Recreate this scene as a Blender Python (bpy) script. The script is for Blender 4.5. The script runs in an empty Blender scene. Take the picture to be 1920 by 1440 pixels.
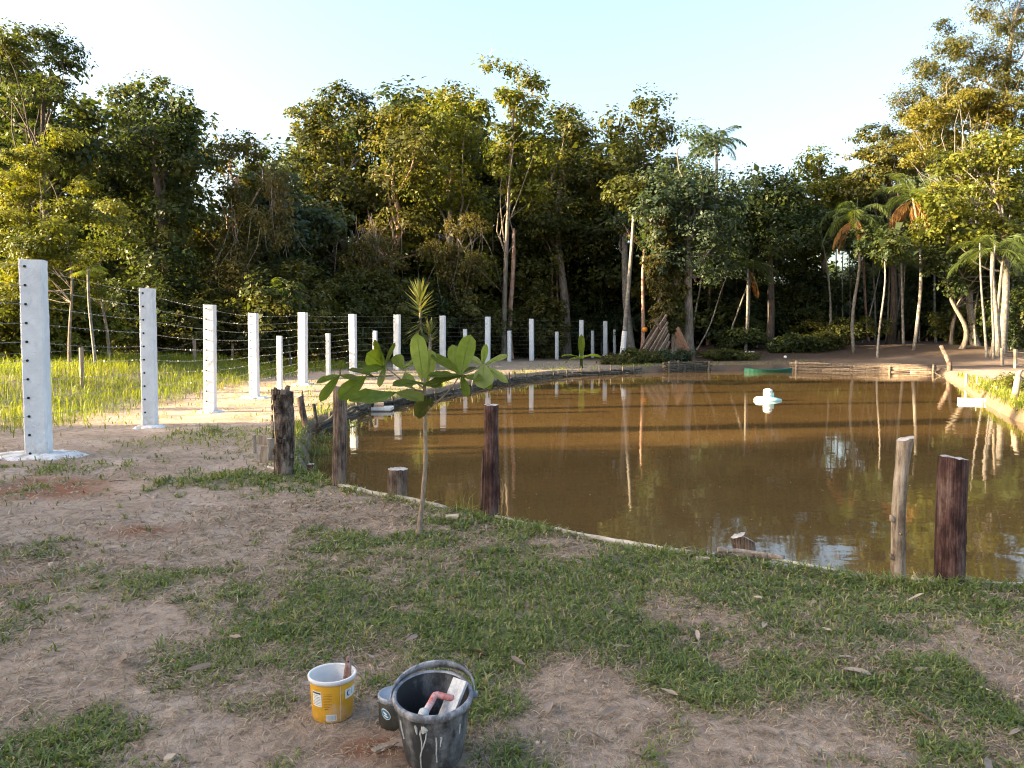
import bpy, math, random
import numpy as np
from mathutils import Vector, Matrix

R = math.radians
SC = bpy.context.scene
COL = SC.collection

# ------------------------------------------------------------------ camera
CAM_H = 1.55
FOC = 1478.0                      # focal length in photograph pixels (1920 wide)
PITCH = math.atan(93.0 / FOC)     # the horizon lies 93 px above the middle
cam_d = bpy.data.cameras.new('camera')
cam = bpy.data.objects.new('camera', cam_d)
COL.objects.link(cam)
cam.location = (0, 0, CAM_H)
cam.rotation_euler = (math.pi / 2 - PITCH, 0, 0)
cam_d.sensor_width = 36.0
cam_d.lens = 36.0 * FOC / 1920.0
cam_d.clip_start = 0.05
cam_d.clip_end = 2000.0
SC.camera = cam

# ------------------------------------------------------------------ sky, sun, exposure
SUN_EL = R(15.5)
SUN_AZ = R(-100.0)                 # from +Y, clockwise: low sun from the left
world = bpy.data.worlds.new('World')
SC.world = world
world.use_nodes = True
wn = world.node_tree
wn.nodes.clear()
sky = wn.nodes.new('ShaderNodeTexSky')
sky.sky_type = 'NISHITA'
sky.sun_disc = False
sky.sun_elevation = SUN_EL
sky.sun_rotation = SUN_AZ
sky.altitude = 20
sky.air_density = 1.0
sky.dust_density = 5.0
sky.ozone_density = 1.0
bg = wn.nodes.new('ShaderNodeBackground')
bg.inputs['Strength'].default_value = 0.08
wo = wn.nodes.new('ShaderNodeOutputWorld')
wn.links.new(sky.outputs[0], bg.inputs[0])
wn.links.new(bg.outputs[0], wo.inputs[0])
sun_d = bpy.data.lights.new('sun', 'SUN')
sun_d.energy = 4.0
sun_d.angle = R(0.5)
sun_d.color = (1.0, 0.78, 0.48)
sun = bpy.data.objects.new('sun', sun_d)
COL.objects.link(sun)
to_sun = Vector((math.sin(SUN_AZ) * math.cos(SUN_EL), math.cos(SUN_AZ) * math.cos(SUN_EL), math.sin(SUN_EL)))
sun.rotation_euler = to_sun.to_track_quat('Z', 'Y').to_euler()
sun.location = (-40, 10, 30)
SC.view_settings.view_transform = 'Standard'
SC.view_settings.look = 'None'
SC.view_settings.exposure = 3.05
SC.view_settings.gamma = 1.0
SC.view_settings.use_curve_mapping = False
SC.render.filter_size = 1.1
SC.cycles.filter_width = 1.1
SC.cycles.use_denoising = True

# ------------------------------------------------------------------ helpers
CP, SP = math.cos(PITCH), math.sin(PITCH)

def ray(x, y):
    a = (x - 960.0) / FOC
    b = (720.0 - y) / FOC
    return np.array([a, CP + b * SP, -SP + b * CP])

def G(x, y, z=0.0):
    """where the sight line through a photograph pixel meets the level z"""
    r = ray(x, y)
    t = (z - CAM_H) / r[2]
    return np.array([r[0] * t, r[1] * t, z])

def P(x, y, D):
    """the point on that sight line D metres ahead"""
    r = ray(x, y)
    t = D / r[1]
    return np.array([r[0] * t, D, CAM_H + r[2] * t])

rng = np.random.default_rng(7)

def _hash(ix, iy, seed):
    n = (ix.astype(np.int64) * 374761393 + iy.astype(np.int64) * 668265263 + seed * 982451653) & 0xffffffff
    n = ((n ^ (n >> 13)) * 1274126177) & 0xffffffff
    return ((n ^ (n >> 16)) & 0xffff) / 65535.0

def vnoise(x, y, seed=0):
    x = np.asarray(x, float); y = np.asarray(y, float)
    ix = np.floor(x); iy = np.floor(y)
    fx = x - ix; fy = y - iy
    fx = fx * fx * (3 - 2 * fx); fy = fy * fy * (3 - 2 * fy)
    a = _hash(ix, iy, seed); b = _hash(ix + 1, iy, seed)
    c = _hash(ix, iy + 1, seed); d = _hash(ix + 1, iy + 1, seed)
    return (a * (1 - fx) + b * fx) * (1 - fy) + (c * (1 - fx) + d * fx) * fy

def fbm(x, y, seed=0, octv=4):
    s = 0.0; a = 0.5; t = 0.0
    for i in range(octv):
        s = s + a * vnoise(np.asarray(x) * 2 ** i + 17.3 * i, np.asarray(y) * 2 ** i - 9.1 * i, seed + i)
        t += a; a *= 0.5
    return s / t

def sstep(a, b, x):
    t = np.clip((x - a) / (b - a), 0, 1)
    return t * t * (3 - 2 * t)

ORG = {}

def mesh_data(name, verts, faces, mat, smooth=False, tint=None, mats=None, midx=None):
    me = bpy.data.meshes.new(name)
    verts = np.asarray(verts, np.float32)
    if isinstance(faces, np.ndarray):
        nf, k = faces.shape
        me.vertices.add(len(verts)); me.vertices.foreach_set('co', verts.ravel())
        me.loops.add(nf * k); me.loops.foreach_set('vertex_index', faces.ravel().astype(np.int32))
        me.polygons.add(nf)
        me.polygons.foreach_set('loop_start', np.arange(0, nf * k, k, dtype=np.int32))
        me.update(calc_edges=True)
    else:
        me.from_pydata([tuple(v) for v in verts], [], [tuple(int(i) for i in f) for f in faces])
    if smooth:
        me.polygons.foreach_set('use_smooth', np.ones(len(me.polygons), bool))
    if tint is not None:
        at = me.attributes.new('tint', 'FLOAT', 'FACE')
        at.data.foreach_set('value', np.asarray(tint, np.float32))
    if mats:
        for m in mats: me.materials.append(m)
        me.polygons.foreach_set('material_index', np.asarray(midx, np.int32))
    else:
        me.materials.append(mat)
    me.update()
    return me

def tag(o, label=None, cat=None, group=None, kind=None):
    if label: o['label'] = label
    if cat: o['category'] = cat
    if group: o['group'] = group
    if kind: o['kind'] = kind
    return o

def thing(name, loc, label, cat, group=None):
    o = bpy.data.objects.new(name, None)
    COL.objects.link(o)
    o.location = tuple(float(v) for v in loc)
    o.empty_display_size = 0.2
    ORG[o.name] = np.array(loc, float)
    return tag(o, label, cat, group)

def part(name, vf, mat, parent, smooth=False, tint=None, label=None, kind=None):
    v, f = vf
    org = ORG[parent.name]
    o = bpy.data.objects.new(name, mesh_data(name, np.asarray(v, float) - org, f, mat, smooth, tint))
    COL.objects.link(o)
    o.parent = parent
    ORG[o.name] = org
    return tag(o, label, None, None, kind)

def solo(name, vf, mat, loc, label=None, cat=None, group=None, kind=None, smooth=False, tint=None):
    v, f = vf
    loc = np.array(loc, float)
    o = bpy.data.objects.new(name, mesh_data(name, np.asarray(v, float) - loc, f, mat, smooth, tint))
    COL.objects.link(o)
    o.location = tuple(loc)
    ORG[o.name] = loc
    return tag(o, label, cat, group, kind)

def copy_tree(src, loc, rz=0.0, scale=(1, 1, 1), label=None, group=None):
    c = src.copy(); COL.objects.link(c)
    c.location = tuple(float(v) for v in loc); c.rotation_euler = (0, 0, rz); c.scale = scale
    if label: c['label'] = label
    if group: c['group'] = group
    for ch in src.children:
        d = ch.copy(); COL.objects.link(d); d.parent = c
        for g in ch.children:
            e = g.copy(); COL.objects.link(e); e.parent = d
    return c

def join(*vfs):
    V = []; F = []; n = 0
    for v, f in vfs:
        V.append(np.asarray(v, float).reshape(-1, 3))
        F.extend([tuple(int(i) + n for i in q) for q in f])
        n += len(V[-1])
    return np.vstack(V), F

def frame_of(d):
    d = np.asarray(d, float); d = d / (np.linalg.norm(d) + 1e-12)
    h = np.array([0, 0, 1.0]) if abs(d[2]) < 0.9 else np.array([1.0, 0, 0])
    a = np.cross(h, d); a /= np.linalg.norm(a)
    b = np.cross(d, a)
    return a, b, d

def tube(pts, radii, n=8, cap=True, jit=0.0, seed=0, bark=None):
    """tapered tube along points; bark = (amount, lobes) makes the section uneven"""
    pts = np.asarray(pts, float)
    m = len(pts)
    radii = np.broadcast_to(np.asarray(radii, float), (m,)) if np.ndim(radii) < 1 or len(np.atleast_1d(radii)) == 1 else np.asarray(radii, float)
    rg = np.random.default_rng(seed)
    a0 = None
    V = []
    ang = np.linspace(0, 2 * math.pi, n, endpoint=False)
    prof = np.ones(n)
    if bark:
        prof = 1 + bark * (rg.random(n) - 0.5) * 2
    for i in range(m):
        d = pts[min(i + 1, m - 1)] - pts[max(i - 1, 0)]
        a, b, _ = frame_of(d)
        if a0 is not None:
            a = a0 - np.dot(a0, _) * _
            a /= np.linalg.norm(a) + 1e-9
            b = np.cross(_, a)
        a0 = a
        r = radii[i] * prof * (1 + (jit * (rg.random(n) - 0.5) * 2 if jit else 0))
        V.append(pts[i] + np.outer(np.cos(ang) * r, a) + np.outer(np.sin(ang) * r, b))
    V = np.vstack(V)
    F = []
    for i in range(m - 1):
        for j in range(n):
            k = (j + 1) % n
            F.append((i * n + j, i * n + k, (i + 1) * n + k, (i + 1) * n + j))
    if cap:
        F.append(tuple(range(n - 1, -1, -1)))
        F.append(tuple((m - 1) * n + j for j in range(n)))
    return V, F

def box(c, s, ax=None):
    c = np.asarray(c, float); s = np.asarray(s, float) / 2
    ax = np.eye(3) if ax is None else np.asarray(ax, float)
    V = []
    for z in (-1, 1):
        for y in (-1, 1):
            for x in (-1, 1):
                V.append(c + ax[0] * x * s[0] + ax[1] * y * s[1] + ax[2] * z * s[2])
    F = [(0, 2, 3, 1), (4, 5, 7, 6), (0, 1, 5, 4), (2, 6, 7, 3), (0, 4, 6, 2), (1, 3, 7, 5)]
    return np.array(V), F

def lathe(prof, c, n=32):
    """closed solid of revolution from (r, z) pairs about c"""
    V = []; F = []
    ang = np.linspace(0, 2 * math.pi, n, endpoint=False)
    for r, z in prof:
        V.append(np.column_stack([c[0] + r * np.cos(ang), c[1] + r * np.sin(ang), np.full(n, c[2] + z)]))
    V = np.vstack(V)
    for i in range(len(prof) - 1):
        for j in range(n):
            k = (j + 1) % n
            F.append((i * n + j, i * n + k, (i + 1) * n + k, (i + 1) * n + j))
    return V, F

# ------------------------------------------------------------------ materials
def mat_new(name):
    m = bpy.data.materials.new(name)
    m.use_nodes = True
    nt = m.node_tree
    nt.nodes.clear()
    out = nt.nodes.new('ShaderNodeOutputMaterial')
    return m, nt, out

def N(nt, typ, **kw):
    n = nt.nodes.new(typ)
    for k, v in kw.items():
        setattr(n, k, v)
    return n

def ramp(nt, src, stops, interp='LINEAR'):
    r = nt.nodes.new('ShaderNodeValToRGB')
    r.color_ramp.interpolation = interp
    e = r.color_ramp.elements
    while len(e) < len(stops): e.new(0.5)
    for el, (p, c) in zip(e, stops):
        el.position = p
        el.color = tuple(c) + (1,) if len(c) == 3 else c
    nt.links.new(src, r.inputs[0])
    return r

def noise(nt, scale, detail=4, rough=0.6, vec=None, dist=0.0):
    n = nt.nodes.new('ShaderNodeTexNoise')
    n.inputs['Scale'].default_value = scale
    n.inputs['Detail'].default_value = detail
    n.inputs['Roughness'].default_value = rough
    n.inputs['Distortion'].default_value = dist
    if vec is not None: nt.links.new(vec, n.inputs['Vector'])
    return n

def coords(nt, scale=(1, 1, 1), space='Object'):
    tc = nt.nodes.new('ShaderNodeTexCoord')
    mp = nt.nodes.new('ShaderNodeMapping')
    mp.inputs['Scale'].default_value = scale
    nt.links.new(tc.outputs[space], mp.inputs[0])
    return mp.outputs[0]

def bump(nt, src, strength, dist):
    b = nt.nodes.new('ShaderNodeBump')
    b.inputs['Strength'].default_value = strength
    b.inputs['Distance'].default_value = dist
    nt.links.new(src, b.inputs['Height'])
    return b

def simple(name, stops, scale=(6, 6, 6), nscale=3.0, rough=0.8, bs=0.4, bd=0.01, spec=0.3, detail=6, rnd=0.0):
    """noise between colours with fine relief of the same noise; rnd: spread of brightness between objects"""
    m, nt, out = mat_new(name)
    v = coords(nt, scale)
    n = noise(nt, nscale, detail, 0.65, v)
    r = ramp(nt, n.outputs[0], stops)
    p = N(nt, 'ShaderNodeBsdfPrincipled')
    p.inputs['Roughness'].default_value = rough
    p.inputs['Specular IOR Level'].default_value = spec
    col = r.outputs[0]
    if rnd:
        oi = N(nt, 'ShaderNodeObjectInfo')
        mr = N(nt, 'ShaderNodeMapRange')
        mr.inputs['To Min'].default_value = 1 - rnd; mr.inputs['To Max'].default_value = 1 + rnd
        nt.links.new(oi.outputs['Random'], mr.inputs[0])
        mx = N(nt, 'ShaderNodeMix', data_type='RGBA', blend_type='MULTIPLY')
        mx.inputs[0].default_value = 1
        nt.links.new(col, mx.inputs[6]); nt.links.new(mr.outputs[0], mx.inputs[7])
        col = mx.outputs[2]
    nt.links.new(col, p.inputs['Base Color'])
    b = bump(nt, n.outputs[0], bs, bd)
    nt.links.new(b.outputs[0], p.inputs['Normal'])
    nt.links.new(p.outputs[0], out.inputs[0])
    return m

def leaf_mat(name, c0, c1, c2, trans=0.4, gloss=0.25, tcol=None):
    """leaf: colour by the leaf's own tint, part of the light passes through"""
    m, nt, out = mat_new(name)
    a = N(nt, 'ShaderNodeAttribute', attribute_name='tint')
    r = ramp(nt, a.outputs['Fac'], [(0.0, c0), (0.5, c1), (1.0, c2)])
    p = N(nt, 'ShaderNodeBsdfPrincipled')
    p.inputs['Roughness'].default_value = 0.5
    p.inputs['Specular IOR Level'].default_value = gloss
    nt.links.new(r.outputs[0], p.inputs['Base Color'])
    t = N(nt, 'ShaderNodeBsdfTranslucent')
    mx = N(nt, 'ShaderNodeMix', data_type='RGBA', blend_type='MULTIPLY')
    mx.inputs[0].default_value = 1
    nt.links.new(r.outputs[0], mx.inputs[6])
    mx.inputs[7].default_value = (1.7, 1.6, 0.55, 1) if tcol is None else tuple(tcol) + (1,)
    nt.links.new(mx.outputs[2], t.inputs[0])
    s = N(nt, 'ShaderNodeMixShader')
    s.inputs[0].default_value = trans
    nt.links.new(p.outputs[0], s.inputs[1]); nt.links.new(t.outputs[0], s.inputs[2])
    nt.links.new(s.outputs[0], out.inputs[0])
    return m

def leaf_mottle(m, scale):
    """uneven colour over a large leaf"""
    nt = m.node_tree
    at = [n for n in nt.nodes if n.type == 'ATTRIBUTE'][0]; rp = [n for n in nt.nodes if n.type == 'VALTORGB'][0]
    n = noise(nt, scale, 5, 0.65, coords(nt))
    ma = N(nt, 'ShaderNodeMath', operation='MULTIPLY_ADD'); nt.links.new(n.outputs[0], ma.inputs[0]); ma.inputs[1].default_value = 0.7
    sb_ = N(nt, 'ShaderNodeMath', operation='SUBTRACT'); nt.links.new(at.outputs['Fac'], sb_.inputs[0]); sb_.inputs[1].default_value = 0.35
    nt.links.new(sb_.outputs[0], ma.inputs[2]); nt.links.new(ma.outputs[0], rp.inputs[0])

M = {}
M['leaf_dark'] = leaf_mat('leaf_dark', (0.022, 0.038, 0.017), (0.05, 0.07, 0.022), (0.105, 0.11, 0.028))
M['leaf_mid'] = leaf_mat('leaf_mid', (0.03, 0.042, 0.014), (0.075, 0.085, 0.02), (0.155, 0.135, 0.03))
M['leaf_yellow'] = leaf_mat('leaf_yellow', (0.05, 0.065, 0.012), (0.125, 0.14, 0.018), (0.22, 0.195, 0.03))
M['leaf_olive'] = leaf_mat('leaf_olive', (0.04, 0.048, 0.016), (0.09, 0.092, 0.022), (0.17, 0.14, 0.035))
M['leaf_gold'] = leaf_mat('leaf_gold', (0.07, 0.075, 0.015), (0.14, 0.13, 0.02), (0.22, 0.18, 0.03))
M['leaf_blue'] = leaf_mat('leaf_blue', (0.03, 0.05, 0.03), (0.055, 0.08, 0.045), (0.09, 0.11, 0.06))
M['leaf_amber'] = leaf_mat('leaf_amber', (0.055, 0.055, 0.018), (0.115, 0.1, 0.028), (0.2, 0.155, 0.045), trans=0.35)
M['palm'] = leaf_mat('palm', (0.035, 0.06, 0.018), (0.07, 0.1, 0.025), (0.12, 0.14, 0.035), gloss=0.4)
M['palm_dead'] = leaf_mat('palm_dead', (0.14, 0.08, 0.03), (0.26, 0.14, 0.045), (0.36, 0.2, 0.06), trans=0.25, tcol=(1.4, 1.0, 0.6))
M['yucca'] = leaf_mat('yucca', (0.07, 0.09, 0.03), (0.14, 0.16, 0.045), (0.27, 0.26, 0.09), gloss=0.4, trans=0.25)
M['sapling_leaf'] = leaf_mat('sapling_leaf', (0.06, 0.06, 0.015), (0.115, 0.17, 0.018), (0.24, 0.29, 0.11), trans=0.58, gloss=0.2)
leaf_mottle(M['sapling_leaf'], 22)
M['grass'] = leaf_mat('grass', (0.075, 0.105, 0.034), (0.15, 0.2, 0.058), (0.4, 0.34, 0.18), trans=0.35, gloss=0.2)
M['grass_tall'] = leaf_mat('grass_tall', (0.08, 0.12, 0.015), (0.17, 0.21, 0.025), (0.3, 0.28, 0.06), trans=0.4)
M['straw'] = leaf_mat('straw', (0.18, 0.13, 0.085), (0.37, 0.28, 0.185), (0.54, 0.44, 0.31), trans=0.2, tcol=(1.2, 1.0, 0.7))
M['dead_leaf'] = leaf_mat('dead_leaf', (0.12, 0.08, 0.055), (0.25, 0.185, 0.14), (0.4, 0.325, 0.26), trans=0.15, tcol=(1.2, 1.0, 0.7))

M['bark_grey'] = simple('bark_grey', [(0.3, (0.06, 0.05, 0.04)), (0.5, (0.17, 0.14, 0.11)), (0.7, (0.3, 0.26, 0.21))], (3, 3, 0.7), 4, 0.9, 0.6, 0.03)
M['bark_pale'] = simple('bark_pale', [(0.28, (0.07, 0.06, 0.05)), (0.48, (0.16, 0.145, 0.125)), (0.7, (0.3, 0.285, 0.26))], (2.5, 2.5, 2.0), 3, 0.85, 0.3, 0.02, rnd=0.25)
M['bark_pink'] = simple('bark_pink', [(0.3, (0.16, 0.08, 0.06)), (0.5, (0.36, 0.22, 0.16)), (0.7, (0.52, 0.4, 0.32))], (2.5, 2.5, 0.9), 3, 0.85, 0.3, 0.02)
M['bark_dark'] = simple('bark_dark', [(0.3, (0.025, 0.02, 0.016)), (0.5, (0.07, 0.055, 0.045)), (0.75, (0.14, 0.11, 0.085))], (3, 3, 0.8), 4, 0.9, 0.6, 0.03)
# ------------------------------------------------------------------ the ground and the pond
WATER_Z = -0.25
near_px = [(548, 872), (575, 888), (620, 903), (660, 915), (740, 938), (830, 956), (935, 978), (1050, 1001), (1180, 1026),
           (1300, 1046), (1450, 1058), (1580, 1078), (1700, 1093), (1800, 1098), (1920, 1103)]
far_px = [(1925, 792), (1885, 772), (1850, 752), (1815, 727), (1788, 712), (1765, 698), (1640, 697), (1480, 693), (1320, 694),
          (1200, 698), (1113, 703), (1047, 706), (947, 717), (863, 733), (763, 753), (673, 770), (620, 787), (572, 812)]
POND = [G(x, y, 0.0)[:2] for x, y in near_px]
POND += [np.array(p) for p in ((5.2, 4.55), (8.0, 5.2), (10.5, 8.0), (11.3, 12.0))]
POND += [G(x, y, WATER_Z)[:2] for x, y in far_px]
POND = np.array(POND)
A0 = POND; B0 = np.roll(POND, -1, axis=0)

def pond_sd(x, y):
    """signed distance to the pond's edge, negative over the water"""
    p = np.stack([np.ravel(x), np.ravel(y)], -1).astype(float)
    out = np.full(len(p), 1e9); ins = np.zeros(len(p), bool)
    for a, b in zip(A0, B0):
        e = b - a
        w = p - a
        t = np.clip((w @ e) / (e @ e), 0, 1)
        d = np.linalg.norm(w - t[:, None] * e, axis=1)
        out = np.minimum(out, d)
        c = (a[1] > p[:, 1]) != (b[1] > p[:, 1])
        with np.errstate(divide='ignore', invalid='ignore'):
            xi = a[0] + (p[:, 1] - a[1]) * (b[0] - a[0]) / (b[1] - a[1] + 1e-12)
        ins ^= c & (p[:, 0] < xi)
    return np.where(ins, -out, out).reshape(np.shape(x))

def gauss(x, y, cx, cy, rx, ry):
    return np.exp(-((x - cx) / rx) ** 2 - ((y - cy) / ry) ** 2)

def land(x, y):
    """height of the land without the pond"""
    x = np.asarray(x, float); y = np.asarray(y, float)
    h = -0.13 * gauss(x, y, -7, 18.5, 5, 5.5) + 0.05 * gauss(x, y, -7, 30, 6, 4)
    h = h + 0.06 * (fbm(x * 0.5, y * 0.5, 3) - 0.5) * sstep(1.0, 6.0, np.hypot(x, y - 3) + 1) + 0.05 * (fbm(x * 2.8, y * 2.8, 5, 5) - 0.5)
    h = h + 1.0 * sstep(42, 60, y) * sstep(4, 16, x) + 1.9 * sstep(55, 110, y)
    h = h + 0.65 * gauss(x, y, 27, 47, 5, 6)
    h = h + 0.5 * sstep(-16, -30, x) * sstep(5, 20, y) + 0.5 * sstep(-8.8, -13.5, x) * sstep(13, 20, y)
    return h

def ground_z(x, y):
    sd = pond_sd(x, y)
    w = sstep(-0.42, 0.03, sd)
    return land(x, y) * w + (-0.75) * (1 - w)

# grass and clay patches, given as spots of the lawn: x, y, radius (m), weight
def spot(px, py, r, w):
    g = G(px, py)
    return (g[0], g[1], r, w)
SPOTS = [spot(*s) for s in [
    (500, 905, .75, .8), (430, 900, .5, .5), (590, 1005, .45, .7), (640, 1020, .5, .5), (960, 1110, .7, .8), (1130, 1070, .7, .7),
    (1050, 1140, .45, .8), (1250, 1075, .5, .6), (1400, 1110, .6, .7), (1560, 1100, .5, .6), (1750, 1130, .6, .5), (1880, 1110, .4, .6),
    (560, 1150, .4, .8), (640, 1165, .35, .8), (520, 1120, .4, .4), (230, 1100, .3, .7), (330, 1090, .25, .5), (70, 1030, .4, .7),
    (60, 1180, .35, .7), (110, 1170, .25, .5), (1320, 1300, .35, .8), (1280, 1280, .25, .8), (1390, 1310, .3, .6), (1540, 1290, .35, .6),
    (800, 1090, .5, .5), (860, 1190, .35, .6), (900, 1160, .35, .6), (700, 1290, .3, .3), (900, 1370, .3, .6), (960, 1300, .3, .6), (930, 1230, .35, .6),
    (360, 815, 1.1, .8), (440, 812, .7, .7), (180, 880, .5, .7), (260, 948, .5, .3), (1070, 1150, .35, .8), (1130, 1240, .35, .5),
    (1240, 1230, .3, .6), (330, 1230, .3, .4), (420, 1260, .3, .35), (1700, 1250, .4, .5), (1640, 1180, .4, .5), (1780, 1390, .3, .6),
    (1850, 1320, .3, .4), (90, 1390, .35, .6), (200, 1400, .3, .5), (560, 1330, .3, .3), (620, 1420, .25, .5), (780, 1010, .3, .5), (830, 980, .3, .5),
    (1000, 990, .3, .7), (1190, 1400, .22, .6), (1100, 1385, .2, .5), (1230, 1060, .4, .5), (1480, 1190, .4, .5), (470, 1230, .3, .4), (1900, 1200, .4, .4),
    # bare earth
    (300, 960, .9, -.6), (100, 960, .8, -.5), (600, 970, .5, -.8), (700, 985, .4, -.7), (450, 960, .6, -.5), (150, 1250, .4, -.8),
    (60, 1280, .35, -.8), (1095, 1022, .3, -1.2), (1110, 1270, .3, -1.0), (1060, 1330, .3, -.9), (1130, 1330, .35, -1.0), (1400, 1380, .35, -.8),
    (1520, 1360, .35, -.6), (680, 1390, .25, -.9), (600, 1400, .25, -.5), (300, 1150, .35, -.6), (350, 1300, .3, -.5), (1700, 1120, .25, -.6),
    (1380, 1250, .3, -.5), (1600, 1230, .35, -.5), (1880, 1250, .35, -.6), (1300, 1140, .25, -.4), (200, 800, 2.0, -.8), (330, 770, 2.5, -.6), (430, 1040, .5, -.3), (250, 1040, .5, -.4)]]

def grass_mask(x, y):
    x = np.asarray(x, float); y = np.asarray(y, float)
    m = 0.29 + 0.05 * np.clip(x, -2.5, 2.5)
    for cx, cy, r, w in SPOTS:
        m = m + w * 0.62 * np.exp(-((x - cx) ** 2 + (y - cy) ** 2) / (r * r))
    m = m + 0.9 * (fbm(x * 1.7, y * 1.7, 11) - 0.5) + 1.5 * (fbm(x * 5, y * 5, 21) - 0.5) + 0.5 * (fbm(x * 17, y * 17, 23) - 0.5)
    path = np.exp(-((x + 8.2 - 0.06 * (y - 10)) / 1.6) ** 2) * sstep(8, 11, y)     # trodden strip along the posts
    m = m - 0.55 * path
    m = m + 0.25 * sstep(9, 12, y)
    m = m - 0.7 * sstep(6, 14, x) * sstep(24, 34, y) - 0.6 * sstep(44, 52, y)
    return np.clip(m, 0, 1)

# polar sheet round the camera: fine near by, reaching past the horizon
front = np.linspace(R(-52), R(52), 420)
back = np.linspace(R(52), R(308), 80)[1:-1]
ths = np.concatenate([front, back])
rads = np.concatenate([[0.25, 0.6, 1.0, 1.4], 1.7 * (1.0155 ** np.arange(0, 235)), [70, 80, 95, 120, 160, 220, 320, 480, 700]])
TH, RD = np.meshgrid(ths, rads)
gx = RD * np.sin(TH); gy = RD * np.cos(TH)
gz = ground_z(gx, gy)
na = len(ths); nr = len(rads)
verts = np.stack([gx.ravel(), gy.ravel(), gz.ravel()], -1)
verts = np.vstack([verts, [[0, 0, float(ground_z(np.array([0.0]), np.array([0.0]))[0])]]])
ii, jj = np.meshgrid(np.arange(nr - 1), np.arange(na), indexing='ij')
jk = (jj + 1) % na
quads = np.stack([ii * na + jj, ii * na + jk, (ii + 1) * na + jk, (ii + 1) * na + jj], -1).reshape(-1, 4)[:, ::-1]
faces_np = quads
me = mesh_data('ground', verts, faces_np, None or bpy.data.materials.new('ground_tmp'), smooth=True)
at = me.attributes.new('cover', 'FLOAT', 'POINT')
at.data.foreach_set('value', grass_mask(verts[:, 0], verts[:, 1]).astype(np.float32))
wet = 1 - sstep(0.0, 0.35, pond_sd(verts[:, 0], verts[:, 1]))
at = me.attributes.new('wet', 'FLOAT', 'POINT')
at.data.foreach_set('value', wet.astype(np.float32))
red = np.zeros(len(verts))
for px, py, rx, ry in ((75, 925, .75, .38), (262, 997, .25, .2), (95, 905, .6, .3), (5, 1105, .2, .15), (705, 1405, .16, .1)):
    g = G(px, py)
    red += gauss(verts[:, 0], verts[:, 1], g[0], g[1], rx, ry)
red = np.clip(red * (0.4 + 1.2 * fbm(verts[:, 0] * 5, verts[:, 1] * 5, 31)), 0, 1)
at = me.attributes.new('clay', 'FLOAT', 'POINT')
at.data.foreach_set('value', red.astype(np.float32))
shade_mask = sstep(3, 9, verts[:, 0]) * sstep(32, 38, verts[:, 1]) + sstep(44, 50, verts[:, 1])  # shade painted into the soil colour of the far bank and beyond
at = me.attributes.new('painted_shade', 'FLOAT', 'POINT')
at.data.foreach_set('value', np.clip(shade_mask * (0.55 + 0.6 * fbm(verts[:, 0] * 0.5, verts[:, 1] * 0.5, 37)), 0, 1).astype(np.float32))
ground = bpy.data.objects.new('ground', me)
COL.objects.link(ground)
tag(ground, 'patchy yard of tan earth and thin grass around the pond', 'ground', kind='structure')

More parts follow.
